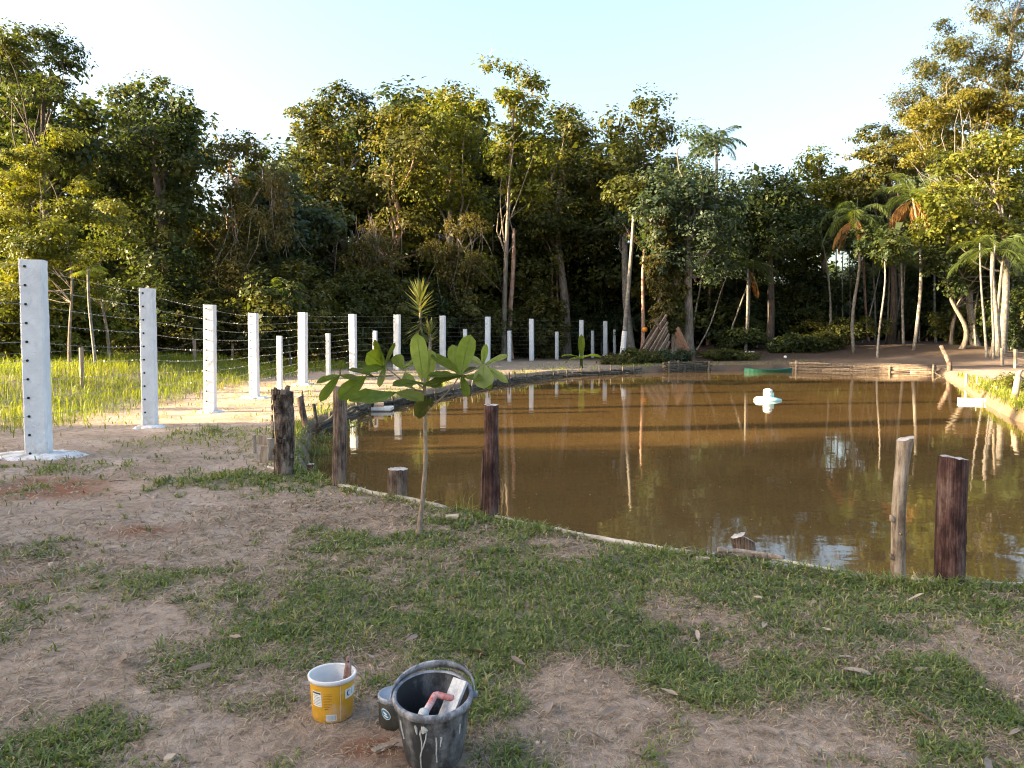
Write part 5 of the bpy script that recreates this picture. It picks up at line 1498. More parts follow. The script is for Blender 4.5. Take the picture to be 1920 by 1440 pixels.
# green boat on the far bank
c = G(1440, 698, WATER_Z)
M['green'] = simple('green_paint', [(0.3, (0.01, 0.06, 0.042)), (0.7, (0.02, 0.11, 0.075))], (2, 2, 2), 4, .5, .2, .004)
t = thing('green_boat', c, 'low green boat moored at the far bank', 'boat')
V = []; F = []
n = 12
for i in range(n + 1):
    f = i / n; x = -1.15 + 2.3 * f
    w = .42 * (1 - abs(2 * f - 1) ** 2.6) + .03; h = .13 + .09 * (2 * f - 1) ** 2
    for yy, zz in ((-w, h), (-w * .72, -.06), (w * .72, -.06), (w, h), (w * .9, h), (w * .62, 0.0), (-w * .62, 0.0), (-w * .9, h)):
        V.append(c + np.array([x, yy * .9, zz]))
for i in range(n):
    for j in range(8):
        k = (j + 1) % 8
        F.append((i * 8 + j, (i + 1) * 8 + j, (i + 1) * 8 + k, i * 8 + k))
F.append(tuple(range(8))); F.append(tuple(n * 8 + j for j in range(7, -1, -1)))
part('hull', (np.array(V), F), M['green'], t)
for xx in (-.4, .35):
    part('thwart', box(c + np.array([xx, 0, .11]), (.18, .68, .03)), M['green'], t)
# small things on the far bank
c = P(1404, 671, 47.0); c[2] = float(land(c[0], 47.0))
t = thing('white_tub', c, 'white tub standing on the far bank above the green boat', 'tub')
part('tub_wall', lathe([(0, 0), (.22, 0), (.3, .33), (.33, .34), (.33, .37), (.27, .37), (.2, .04), (0, .04)], c, 18), M['white_paint'], t, True)
c = P(1412, 676, 46.5); c[2] = float(land(c[0], 46.5))
solo('white_ball', lathe([(0, 0), (.07, .02), (.1, .09), (.07, .16), (0, .18)], c + np.array([1.9, 0, 0]), 12), M['white_paint'], c, 'small white float lying on the far bank right of the tub', 'float', smooth=True)
# white slatted panel glimpsed in the wood
c = P(1414, 590, 62.0)
t = thing('slatted_panel', c, 'white slatted panel glimpsed between the dark trunks', 'panel')
for k in range(5):
    part('slat', box(c + np.array([0.03 * k, 0, .3 - .15 * k]), (1.3, .04, .09)), M['white_paint'], t)
part('stile', box(c + np.array([-.6, .03, -.9]), (.07, .02, 2.4)), M['weathered'], t)
part('stile', box(c + np.array([.6, .03, -.9]), (.07, .02, 2.4)), M['weathered'], t)

# ------------------------------------------------------------------ the sapling in front
sb = gz_on(785, 1005)
SD = sb[1]
M['sapling_bark'] = simple('sapling_bark', [(0.3, (0.12, 0.085, 0.06)), (0.5, (0.25, 0.19, 0.14)), (0.7, (0.36, 0.29, 0.22))], (20, 20, 5), 3, .85, .6, .006)
sap = thing('sapling', sb, 'young sapling with large glossy leaves on a thin bare stem', 'sapling')
def SPt(x, y, dd=0.0): return P(x, y, SD + dd)
rg = np.random.default_rng(3)
def smooth_pts(ps, n=18):
    ps = np.array(ps); m = len(ps)
    t_ = np.linspace(0, m - 1, n)
    out = []
    for u in t_:
        i = min(int(u), m - 2); f = u - i
        p0 = ps[max(i - 1, 0)]; p1 = ps[i]; p2 = ps[i + 1]; p3 = ps[min(i + 2, m - 1)]
        out.append(0.5 * ((2 * p1) + (-p0 + p2) * f + (2 * p0 - 5 * p1 + 4 * p2 - p3) * f * f + (-p0 + 3 * p1 - 3 * p2 + p3) * f ** 3))
    return np.array(out)
stem = smooth_pts([SPt(784, 1012), SPt(787, 985), SPt(794, 920), SPt(798, 860), SPt(797, 800), SPt(797, 760), SPt(796, 725), SPt(795, 708)], 26)
part('stem', tube(stem, np.linspace(.021, .011, 26), 9, True, .06, 1), M['sapling_bark'], sap, True)
BR = [([(800, 768), (830, 745), (850, 722), (863, 702)], 0.0), ([(863, 703), (885, 695), (905, 684)], .1), ([(796, 742), (765, 722), (738, 700), (718, 685)], .12), ([(738, 704), (700, 706), (665, 706), (636, 704)], -.1),
      ([(796, 735), (770, 730), (735, 738)], -.2), ([(638, 704), (637, 692)], -.1), ([(801, 762), (808, 745)], -.05), ([(797, 730), (775, 712), (755, 690)], .22)]
for ps, dd in BR:
    q = smooth_pts([SPt(x, y, dd * k / (len(ps) - 1)) for k, (x, y) in enumerate(ps)], 9)
    part('branch', tube(q, np.linspace(.0085, .0045, 9), 6), M['sapling_bark'], sap, True)
# base, tip, width px, depth at base, depth at tip, tint
LV = [((793, 714), (782, 631), 34, 0, -.03, .85), ((801, 716), (808, 660), 28, .05, .12, .8), ((863, 702), (881, 633), 36, 0, .02, .62), ((858, 702), (849, 650), 27, .08, .14, .7), ((860, 700), (812, 668), 24, .0, .1, .45), ((862, 704), (806, 706), 22, -.03, -.16, .35),
      ((866, 705), (800, 724), 20, -.03, -.2, .12), ((905, 686), (908, 726), 40, -.02, -.14, .98), ((908, 685), (951, 668), 17, 0, -.04, .75), ((909, 688), (949, 716), 15, 0, -.06, .9), ((905, 684), (911, 648), 14, .02, 0, .8), ((902, 685), (877, 672), 22, .05, .22, .95),
      ((866, 706), (876, 742), 18, 0, -.12, .3), ((792, 718), (740, 724), 26, 0, -.2, .4), ((790, 720), (826, 727), 22, 0, -.2, .35), ((757, 690), (800, 672), 30, .2, .12, .4), ((755, 692), (742, 668), 26, .2, .3, .45), ((718, 686), (690, 664), 40, .1, .02, .42), ((720, 688), (688, 700), 34, .1, -.12, .5),
      ((716, 684), (703, 640), 13, .1, .05, .25), ((722, 684), (740, 645), 9, .1, .1, .2), ((722, 688), (712, 724), 14, .08, -.1, 1.0), ((735, 738), (660, 752), 36, -.2, -.4, .4), ((740, 737), (690, 757), 34, -.2, -.45, .55), ((742, 736), (790, 752), 30, -.2, -.4, .3), ((684, 707), (640, 748), 34, -.1, -.3, .5), ((700, 706), (656, 694), 15, -.1, .1, .12),
      ((640, 704), (596, 718), 20, -.1, -.15, .42), ((636, 705), (603, 750), 20, -.1, -.2, .5), ((637, 704), (668, 712), 16, -.1, -.2, .14), ((637, 693), (642, 676), 12, -.1, -.1, .1), ((797, 738), (786, 782), 27, 0, -.1, .06), ((807, 746), (808, 762), 12, -.05, -.1, .1), ((868, 706), (900, 712), 22, 0, -.15, .3), ((760, 700), (770, 726), 26, .1, -.05, .6), ((866, 704), (892, 690), 16, .02, .18, .2),
      ((905, 690), (918, 728), 18, .05, .05, .3)]
for a_, b_, w, d0, d1, ti in LV:
    p0 = SPt(a_[0], a_[1], d0); p1 = SPt(b_[0], b_[1], d1)
    d = p1 - p0; L = np.linalg.norm(d)
    up = (0, -1, 0.35) if abs(d[2]) > 0.5 * L else (0, -0.75, 1)
    vf = big_leaf(p0 - d * 0.02, d + np.array([0, 0, .1 * L]), L * 1.1, w * 1.12 * SD / FOC, rg, .2, 9, up, .035, base_w=.12, hold=.22)
    nb = len(vf[1]); mid = vf[0][1::3]
    s1 = np.cross(d, np.asarray(up, float)); s1 /= np.linalg.norm(s1); u1 = np.cross(s1, d / L)
    rib = tube(mid - u1 * .002 if np.dot(u1, [0, -1, 0]) < 0 else mid + u1 * .002, np.linspace(.0035, .001, len(mid)), 5, False)
    vf = join(vf, tube([p0 - d * .1, p0], [.004, .004], 5), rib)
    tt_ = np.full(len(vf[1]), min(1.0, ti + .35)); tt_[:nb] = ti + rg.normal() * .03
    part('leaf', vf, M['sapling_leaf'], sap, True, tint=np.clip(tt_, 0, 1))
# ------------------------------------------------------------------ builder's buckets
def splattered(name, base, base2, splat, amt=0.56, scale=9, rough=0.6, stretch=0.35):
    """plastic with dried lime smears"""
    m, nt, out = mat_new(name)
    v = coords(nt, (1, 1, stretch)); v2 = coords(nt)
    n = noise(nt, scale, 8, 0.7, v); n2 = noise(nt, scale * 5, 5, .7, v2); n3 = noise(nt, 4, 3, .5, v2)
    c0 = ramp(nt, n3.outputs[0], [(0.35, base), (0.65, base2)])
    ad = N(nt, 'ShaderNodeMath', operation='MULTIPLY_ADD'); nt.links.new(n2.outputs[0], ad.inputs[0]); ad.inputs[1].default_value = .3; nt.links.new(n.outputs[0], ad.inputs[2])
    k = ramp(nt, ad.outputs[0], [(amt, (0, 0, 0)), (amt + .2, (.75, .75, .75)), (amt + .3, (1, 1, 1))])
    mx = N(nt, 'ShaderNodeMix', data_type='RGBA')
    nt.links.new(k.outputs[0], mx.inputs[0]); nt.links.new(c0.outputs[0], mx.inputs[6]); mx.inputs[7].default_value = tuple(splat) + (1,)
    p = N(nt, 'ShaderNodeBsdfPrincipled'); p.inputs['Roughness'].default_value = rough
    nt.links.new(mx.outputs[2], p.inputs['Base Color'])
    b = bump(nt, ad.outputs[0], .4, .004); nt.links.new(b.outputs[0], p.inputs['Normal'])
    nt.links.new(p.outputs[0], out.inputs[0])
    return m
M['bucket'] = splattered('black_bucket', (0.022, 0.023, 0.027), (0.05, 0.052, 0.058), (0.28, 0.285, 0.3), .63, 9)
M['bucket_in'] = splattered('bucket_inside', (0.02, 0.02, 0.023), (0.04, 0.04, 0.043), (0.24, 0.24, 0.25), .7, 7)
M['lime'] = simple('dried_lime', [(0.3, (0.3, 0.3, 0.3)), (0.7, (0.6, 0.6, 0.59))], (20, 20, 20), 3, .9, .5, .003)
M['grip_grey'] = splattered('bail_plastic', (0.08, 0.085, 0.1), (0.14, 0.145, 0.165), (0.5, 0.5, 0.52), .62, 12)

BZ = 0.0
bc = gz_on(814, 1424); bc = np.array([bc[0], bc[1], gz1(bc[0], bc[1])])
BH, BR0, BR1 = 0.262, 0.104, 0.138
bk = thing('mortar_bucket', bc, 'black lime-splashed mortar bucket with a raised handle', 'bucket')
part('bucket_wall', lathe([(0.0, .004), (BR0 - .01, .004), (BR0, .012), (BR0 + .018, BH * .5), (BR1 - .008, BH - .035), (BR1 - .006, BH - .03)], bc, 64), M['bucket'], bk, True)
part('bucket_lining', lathe([(BR1 - .009, BH - .004), (BR0 + .012, BH * .5), (BR0 - .008, .016), (0, .014)], bc, 64), M['bucket_in'], bk, True)
part('rim', lathe([(BR1 - .006, BH - .032), (BR1 + .004, BH - .028), (BR1 + .007, BH - .012), (BR1 + .005, BH - .002), (BR1, BH + .001), (BR1 - .007, BH - .001), (BR1 - .009, BH - .006)], bc, 64), M['grip_grey'], bk, True)
# runs of lime down the front, standing a little proud
def run(az_px, zs, wd):
    V = []; F = []
    for i, (a, z) in enumerate(zs):
        f = z / BH; r = BR0 + (BR1 - BR0) * f - .001
        r = np.interp(z, [0.0, .012, BH * .5, BH - .035], [BR0 - .004, BR0, BR0 + .018, BR1 - .008]) + .002
        w = wd[i] / r / 2
        for q in (-1, -.4, .4, 1):
            th = a + q * w
            rr = r + (.0025 if abs(q) < .9 else -.001)
            V.append(bc + np.array([math.cos(th) * rr, math.sin(th) * rr, z]))
    for i in range(len(zs) - 1):
        for j in range(3):
            F.append((i * 4 + j, i * 4 + j + 1, i * 4 + 5 + j, i * 4 + 4 + j))
    return np.array(V), F
fa = -math.pi / 2
for zs, wd in (([(fa - .26, .2), (fa - .28, .18), (fa - .25, .15), (fa - .27, .11), (fa - .33, .08), (fa - .34, .04), (fa - .34, .008)], [.004, .007, .0055, .005, .006, .005, .004]),
               ([(fa - .1, .19), (fa - .13, .16), (fa - .22, .125), (fa - .26, .11)], [.004, .006, .006, .003]),
               ([(fa + .16, .17), (fa + .17, .14), (fa + .16, .1), (fa + .18, .06)], [.005, .006, .005, .004]),
               ([(fa + .29, .17), (fa + .31, .16), (fa + .27, .13)], [.009, .007, .004]),
               ([(fa - 1.0, .2), (fa - .98, .17), (fa - .9, .13)], [.008, .007, .004]), ([(fa + .9, .19), (fa + .9, .15)], [.004, .003]),
               ([(fa - .2, .216), (fa - .17, .208), (fa - .15, .2), (fa - .18, .19), (fa - .2, .185)], [.006, .02, .026, .022, .006]), ([(fa - .42, .214), (fa - .4, .205), (fa - .39, .19), (fa - .37, .178)], [.004, .013, .009, .003])):
    part('lime_run', run(0, zs, wd), M['lime'], bk, True)
# bail: a flat arched strap across the rim, tilted back
ts = np.linspace(0, math.pi, 21)
V = []; F = []
yaw = 0.12
for u in ts:
    x = -math.cos(u) * (BR1 + .012); h = math.sin(u) ** 0.8 * .15
    tl = 1.28
    c = bc + np.array([x * math.cos(yaw), x * math.sin(yaw) + h * math.sin(tl), BH - .02 + h * math.cos(tl)])
    wv = .011 + .005 * math.sin(u) ** 4
    nrm = np.array([-math.cos(u) * .6, math.sin(tl), math.cos(tl)]); nrm /= np.linalg.norm(nrm)
    sd = np.array([0, -math.cos(tl), math.sin(tl)])
    for q in (-1, 1):
        V += [c + sd * wv * q + nrm * .004, c + sd * wv * q - nrm * .004]
for i in range(20):
    a = i * 4; b_ = a + 4
    F += [(a, a + 2, b_ + 2, b_), (a + 1, b_ + 1, b_ + 3, a + 3), (a, b_, b_ + 1, a + 1), (a + 2, a + 3, b_ + 3, b_ + 2)]
part('handle', (np.array(V), F), M['grip_grey'], bk, True)
for sx in (-1, 1):
    e = np.array([math.cos(yaw), math.sin(yaw), 0]) * sx
    part('handle_lug', tube([bc + e * (BR1 - .004) + np.array([0, 0, BH - .024]), bc + e * (BR1 + .024) + np.array([0, 0, BH - .024])], [.016, .013], 10), M['grip_grey'], bk)

bk.rotation_euler = (R(9), 0, R(1)); bk.location.z += .014     # the bucket leans towards the camera on uneven ground

# plastering float standing in the bucket
M['float_board'] = splattered('float_board', (0.2, 0.21, 0.23), (0.3, 0.31, 0.33), (0.62, 0.63, 0.65), .5, 10)
M['red_grip'] = splattered('red_grip', (0.4, 0.085, 0.07), (0.48, 0.13, 0.11), (0.6, 0.5, 0.48), .54, 14)
fc = bc + np.array([.075, -.01, .2])
tr = thing('plastering_float', bc + np.array([.06, 0, .02]), 'plastering float with a red handle standing in the mortar bucket', 'plastering float')
# blade runs from the front low edge of the bucket up to the right back rim
TB = Matrix.Translation(Vector((bc[0], bc[1], bc[2] + .014))) @ Matrix.Rotation(R(9), 4, 'X')
inb = lambda x, y, z: np.array(TB @ Vector((x, y, z)))
ba = inb(.028, -.085, .15); bb = inb(.1, .03, .292)
d = bb - ba; L = np.linalg.norm(d); d /= L
nrm = np.array([-.55, -.6, .55]); nrm -= np.dot(nrm, d) * d; nrm /= np.linalg.norm(nrm)
sd = np.cross(d, nrm)
part('blade', box((ba + bb) / 2, (L, .066, .012), (d, sd, nrm)), M['float_board'], tr)
Db = bc[1]
h0 = (ba + bb) / 2 + d * .03; e0 = inb(.012, -.012, .258); e1 = inb(-.012, -.075, .245); g1 = inb(-.022, -.098, .232)
part('grip', tube(smooth_pts([h0, (h0 + e0) / 2 + nrm * .004, e0, (e0 + e1) / 2, e1, g1], 18), np.linspace(.0115, .0125, 18), 12, True), M['red_grip'], tr, True, label='red bent handle bar')
part('grip_knob', lathe([(0, -.045), (.015, -.045), (.0185, -.02), (.0185, .004), (.013, .016), (0, .02)], g1 + np.array([0, -.004, .012]), 16), M['lime'], tr, True, label='pale rounded handle end')

# ---- yellow tub with a brush
tc_ = gz_on(624, 1342); tc_ = np.array([tc_[0], tc_[1], gz1(tc_[0], tc_[1])])
TH, T0, T1 = .182, .081, .0935
M['tub_yellow'] = splattered('tub_yellow', (0.62, 0.32, 0.02), (0.68, 0.37, 0.03), (0.66, 0.5, 0.42), .66, 8, .5, 1.0)
M['tub_white'] = splattered('tub_white', (0.6, 0.58, 0.57), (0.68, 0.67, 0.66), (0.45, 0.42, 0.41), .7, 9, .6)
M['print_dark'] = simple('print_dark', [(0.3, (0.03, 0.05, 0.06)), (0.7, (0.07, 0.09, 0.1))], rough=.6)
M['print_brown'] = simple('print_brown', [(0.3, (0.24, 0.1, 0.02)), (0.7, (0.34, 0.15, 0.03))], rough=.6)
M['print_white'] = simple('print_white', [(0.3, (0.6, 0.6, 0.58)), (0.7, (0.74, 0.74, 0.72))], rough=.6)
M['print_grey'] = simple('print_grey', [(0.3, (0.2, 0.23, 0.26)), (0.7, (0.32, 0.35, 0.38))], rough=.6)
tub = thing('paint_tub', tc_, 'yellow plastic paint tub with a white rim and a barcode', 'tub')
part('tub_wall', lathe([(0, .003), (T0 - .008, .003), (T0, .01), (T1 - .004, TH - .018)], tc_, 56), M['tub_yellow'], tub, True)
part('tub_lining', lathe([(T1 - .006, TH - .004), (T0 - .006, .012), (0, .011)], tc_, 56), M['tub_white'], tub, True)
part('rim', lathe([(T1 - .005, TH - .019), (T1 + .002, TH - .018), (T1 + .003, TH - .012), (T1 + .004, TH - .010), (T1 + .004, TH - .002), (T1 + .002, TH), (T1 - .006, TH - .001), (T1 - .007, TH - .005)], tc_, 56), M['tub_white'], tub, True)
def wrap(a0, a1, z0, z1, off=.0009, n=8):
    V = []; F = []
    for i in range(n + 1):
        a = a0 + (a1 - a0) * i / n
        for z in (z0, z1):
            r = T0 + (T1 - .004 - T0) * (z - .01) / (TH - .028) + off
            V.append(tc_ + np.array([math.cos(a) * r, math.sin(a) * r, z]))
    for i in range(n):
        F.append((2 * i, 2 * i + 2, 2 * i + 3, 2 * i + 1))
    return np.array(V), F
c0 = math.atan2(-tc_[1], -tc_[0])        # towards the camera
lab_ = part('info_panel', wrap(c0 - 1.05, c0 - .52, .075, .137), M['print_white'], tub)
part('panel_header', wrap(c0 - 1.02, c0 - .55, .127, .134, .0014), M['print_dark'], lab_)
for k in range(7):
    part('text_line', wrap(c0 - 1.0, c0 - (.57 if k != 6 else .7), .081 + k * .0064, .0835 + k * .0064, .0014), M['print_grey'], lab_)
for k in range(9):
    part('text_line', wrap(c0 - .42, c0 - (.02 if k % 3 else .12), .075 + k * .0066, .0767 + k * .0066, .0009, 5), M['print_brown'], tub)
part('text_line', wrap(c0 - .38, c0 - .2, .066, .0685, .0009, 5), M['print_dark'], tub)
bcp = part('barcode', wrap(c0 - .33, c0 + .18, .018, .044), M['print_white'], tub)
rg = np.random.default_rng(8)
a = c0 - .29
while a < c0 + .13:
    w = .008 + .022 * rg.random()
    part('barcode_bar', wrap(a, a + w, .0205, .0415, .0014, 1), M['print_grey'], bcp)
    a += w + .01 + .02 * rg.random()
part('seam', wrap(c0 + .36, c0 + .375, .012, TH - .022, .0007, 1), M['print_white'], tub)
# white field with the dark letter C on the right
fld = part('logo_field', wrap(c0 + .6, c0 + 1.5, .098, .137, .0009, 8), M['print_white'], tub)
V = []; F = []
za, zr = .119, .0125
for i in range(15):
    u = math.pi * .3 + (2 * math.pi - math.pi * .6) * i / 14
    for rr, wob in ((zr, 0), (zr * (.5 if 3 < i < 11 else .72), 0)):
        aa = c0 + .80 + math.cos(u) * rr * .8 / T1; zz = za + math.sin(u) * rr
        r_ = T0 + (T1 - .004 - T0) * (zz - .01) / (TH - .028) + .0018
        V.append(tc_ + np.array([math.cos(aa) * r_, math.sin(aa) * r_, zz]))
for i in range(14): F.append((2 * i, 2 * i + 2, 2 * i + 3, 2 * i + 1))
part('letter_c', (np.array(V), F), M['print_dark'], fld)
part('letter_i', wrap(c0 + .985, c0 + 1.01, .11, .126, .0016, 1), M['print_dark'], fld)
part('letter_i_dot', wrap(c0 + .99, c0 + 1.02, .1285, .1325, .0016, 1), M['print_dark'], fld)

M['brush_wood'] = splattered('brush_wood', (0.12, 0.05, 0.035), (0.18, 0.075, 0.05), (0.55, 0.5, 0.47), .62, 12)
br = thing('paint_brush', tc_ + np.array([.05, .03, .06]), 'brown paint brush handle leaning in the yellow tub', 'brush')
p0 = tc_ + np.array([.045, .025, .03]); p1 = tc_ + np.array([.062, .035, .235])
d = (p1 - p0) / np.linalg.norm(p1 - p0)
sdv = np.array([1.0, 0, 0]); sdv -= np.dot(sdv, d) * d; sdv /= np.linalg.norm(sdv); nv = np.cross(sdv, d)
V = []; F = []
prof = [(0, .03, .012), (.25, .03, .012), (.3, .03, .012), (.42, .03, .012), (.55, .028, .012), (.72, .024, .012), (.88, .02, .011), (.97, .015, .009), (1.0, .008, .006)]
for f, w, h in prof:
    c = p0 + (p1 - p0) * f
    for q in range(10):
        a = 2 * math.pi * q / 10
        V.append(c + sdv * math.cos(a) * w * .62 + nv * math.sin(a) * h * .6)
for i in range(len(prof) - 1):
    for j in range(10):
        k = (j + 1) % 10; F.append((i * 10 + j, i * 10 + k, i * 10 + 10 + k, i * 10 + 10 + j))
F.append(tuple(80 + j for j in range(10)))
part('handle', (np.array(V), F), M['brush_wood'], br, True)
part('hanging_hole', tube([p0 + (p1 - p0) * .9 - nv * .008, p0 + (p1 - p0) * .9 + nv * .008], [.004, .004], 8), M['black'], br)
part('ferrule', tube([p0 + (p1 - p0) * .26, p0 + (p1 - p0) * .4], [.0205, .018], 12), M['print_grey'], br, True)

# ---- small dark can with a grey lid
cc = gz_on(742, 1356); cc = np.array([cc[0], cc[1], gz1(cc[0], cc[1])])
can = thing('small_can', cc, 'small dark can with a grey lid tucked behind the bucket', 'can')
M['can_dark'] = splattered('can_dark', (0.03, 0.032, 0.028), (0.05, 0.05, 0.042), (0.16, 0.16, 0.14), .68, 12, .45)
M['can_lid'] = splattered('can_lid', (0.2, 0.225, 0.27), (0.26, 0.285, 0.33), (0.5, 0.5, 0.52), .64, 9, .45)
KR, KH = .066, .125
part('can_body', lathe([(0, .002), (KR - .003, .002), (KR - .003, .004), (KR, .006), (KR, KH - .02), (KR - .002, KH - .016)], cc, 44), M['can_dark'], can, True)
part('lid', lathe([(KR - .001, KH - .022), (KR + .003, KH - .02), (KR + .004, KH - .006), (KR + .002, KH), (KR - .003, KH + .001), (KR - .006, KH - .004), (0, KH - .003)], cc, 44), M['can_lid'], can, True)
M['blue'] = simple('blue_print', [(0.3, (0.03, 0.14, 0.26)), (0.7, (0.06, 0.22, 0.36))], rough=.5)
ca = math.atan2(-cc[1], -cc[0]) - .62
def oval(a0, z0, ra, rz, off, n=18):
    V = [cc + np.array([math.cos(a0) * (KR + off), math.sin(a0) * (KR + off), z0])]; F = []
    for i in range(n):
        u = 2 * math.pi * i / n
        aa = a0 + math.cos(u) * ra + math.sin(u) * -.12; zz = z0 + math.sin(u) * rz
        V.append(cc + np.array([math.cos(aa) * (KR + off), math.sin(aa) * (KR + off), zz]))
    for i in range(n): F.append((0, 1 + i, 1 + (i + 1) % n))
    return np.array(V), F
em = part('emblem', oval(ca, .066, .3, .021, .0012), M['print_white'], can)
part('emblem_field', oval(ca, .066, .26, .018, .0022), M['blue'], em)
part('emblem_mark', oval(ca - .02, .07, .08, .006, .0032), M['print_white'], em)
part('emblem_mark', oval(ca + .05, .059, .1, .005, .0032), M['print_white'], em)

# ------------------------------------------------------------------ grass
def blades(x, y, L, W, lean, rg, tint, z=None, flat=False):
    """three-sided bent blades; returns verts, tris, tint"""
    n = len(x)
    z = ground_z(x, y) if z is None else z
    p = np.stack([x, y, z], -1)
    a = rg.random(n) * 2 * math.pi
    d = np.stack([np.cos(a), np.sin(a), np.zeros(n)], -1)
    s = np.stack([-np.sin(a), np.cos(a), np.zeros(n)], -1)
    tw = rg.normal(size=n) * .5
    up = np.array([0, 0, 1.0])
    c = np.cos(lean)[:, None]; si = np.sin(lean)[:, None]
    s = s + up * tw[:, None] * .5; s /= np.linalg.norm(s, axis=1, keepdims=True)
    L = L[:, None]; W = W[:, None]
    m = p + (d * si * .8 + up * c) * L * .55
    t = p + (d * si * 1.25 + up * c * .72) * L
    V = np.stack([p - s * W * .4, p + s * W * .4, m + s * W * .5, m - s * W * .5, t], 1).reshape(-1, 3)
    i0 = np.arange(n)[:, None] * 5
    F = np.concatenate([i0 + np.array([[0, 1, 2]]), i0 + np.array([[0, 2, 3]]), i0 + np.array([[3, 2, 4]])], 1).reshape(-1, 3)
    return V, F, np.repeat(tint, 3)

def scatter(n, r0, r1, half, rg, p=1.0):
    """even over the ground seen between two distances"""
    r = np.sqrt(r0 ** 2 + (r1 ** 2 - r0 ** 2) * rg.random(n) ** p)
    a = (rg.random(n) * 2 - 1) * R(half)
    return r * np.sin(a), r * np.cos(a)

rg = np.random.default_rng(21)
xs = []; ys = []
for n, r0, r1 in ((150000, 2.1, 4.2), (150000, 4.2, 7.0), (80000, 7.0, 11.0), (60000, 11.0, 22.0)):
    x, y = scatter(n, r0, r1, 40, rg)
    xs.append(x); ys.append(y)
x = np.concatenate(xs); y = np.concatenate(ys)
# tufts: pull blades towards tuft centres
k = .045 + .02 * (y > 5)
tx = np.floor(x / k) * k + k * .5 + k * .6 * (_hash(np.floor(x / k), np.floor(y / k), 5) - .5)
ty = np.floor(y / k) * k + k * .5 + k * .6 * (_hash(np.floor(x / k), np.floor(y / k), 6) - .5)
x = x + (tx - x) * .6; y = y + (ty - y) * .6
gm = grass_mask(x, y); sd = pond_sd(x, y)
edge = np.exp(-((sd - .05) / .14) ** 2) * .5
keep = (rg.random(len(x)) < np.clip((gm + edge - .1) * .95, 0, .8) ** 1.5) & (sd > -.06)
# nothing grows under the buckets
for c, r_ in ((bc, .13), (tc_, .09), (cc, .07)):
    keep &= np.hypot(x - c[0], y - c[1]) > r_
x = x[keep]; y = y[keep]; gm = gm[keep]; sd = sd[keep]; n = len(x)
dist = np.hypot(x, y)
grow = 1 + .8 * np.exp(-((sd - .05) / .12) ** 2)
L = (.022 + .032 * rg.random(n)) * (.7 + .6 * gm) * grow * np.clip(dist / 5, 1, 1.9)
W = (.0042 + .004 * rg.random(n)) * np.clip(dist / 4, .9, 2.6)
lean = np.clip(rg.normal(size=n) * .35 + .85, 0, 1.4)
ti = np.clip(.36 + .3 * (fbm(x * 2.5, y * 2.5, 41) - .5) * 2 + rg.normal(size=n) * .16 + .35 * (rg.random(n) < .2), 0, 1)
V, F, T = blades(x, y, L, W, lean, rg, ti)
# coarse tufts of broad blades here and there
m = 5200
cx_, cy_ = scatter(m, 2.2, 9.5, 40, rg)
ok = (rg.random(m) < np.clip((grass_mask(cx_, cy_) - .3) * 1.3, .03, 1)) & (pond_sd(cx_, cy_) > .02)
for c, r_ in ((bc, .17), (tc_, .13), (cc, .1)):
    ok &= np.hypot(cx_ - c[0], cy_ - c[1]) > r_
cx_ = cx_[ok]; cy_ = cy_[ok]; m = len(cx_); q = 11
x2 = np.repeat(cx_, q) + rg.normal(size=m * q) * .011; y2 = np.repeat(cy_, q) + rg.normal(size=m * q) * .011
L2 = np.repeat(.04 + .05 * rg.random(m), q) * (.6 + .6 * rg.random(m * q)); W2 = .0055 + .0045 * rg.random(m * q)
t2 = np.clip(np.repeat(.42 + .2 * rg.normal(size=m), q) + rg.normal(size=m * q) * .12, 0, 1)
V2, F2, T2 = blades(x2, y2, L2, W2, np.clip(.95 + rg.normal(size=m * q) * .3, .1, 1.45), rg, t2)
F = np.vstack([F, F2 + len(V)]); V = np.vstack([V, V2]); T = np.concatenate([T, T2])
solo('lawn_grass', (V, F), M['grass'], (0, 5, 0), 'short green grass growing in patches over the yard', 'grass', kind='stuff', tint=T)
# dry blades lying about
xs = []; ys = []
for n, r0, r1 in ((110000, 2.1, 4.2), (100000, 4.2, 7.5), (40000, 7.5, 13)):
    x, y = scatter(n, r0, r1, 40, rg); xs.append(x); ys.append(y)
x = np.concatenate(xs); y = np.concatenate(ys)
gm = grass_mask(x, y); sd = pond_sd(x, y)
keep = (rg.random(len(x)) < .28 + .7 * np.exp(-((gm - .4) / .34) ** 2)) & (sd > .03) & (rg.random(len(x)) < .25 + .9 * fbm(x * 1.3, y * 1.3, 55) + .06 * np.clip(x, -3, 2))
for c, r_ in ((bc, .13), (tc_, .09), (cc, .07)):
    keep &= np.hypot(x - c[0], y - c[1]) > r_
x = x[keep]; y = y[keep]; n = len(x); dist = np.hypot(x, y)
V, F, T = blades(x, y, (.025 + .045 * rg.random(n)) * np.clip(dist / 4.4, .6, 1.7), (.003 + .003 * rg.random(n)) * np.clip(dist / 4.2, .6, 2), np.clip(1.25 + rg.normal(size=n) * .22, .6, 1.52), rg, np.clip(.4 + rg.normal(size=n) * .22, 0, 1), z=ground_z(x, y) + .004)
solo('dry_thatch', (V, F), M['straw'], (0, 5, 0), 'dry straw-coloured grass lying between the green tufts', 'dry grass', kind='stuff', tint=T)
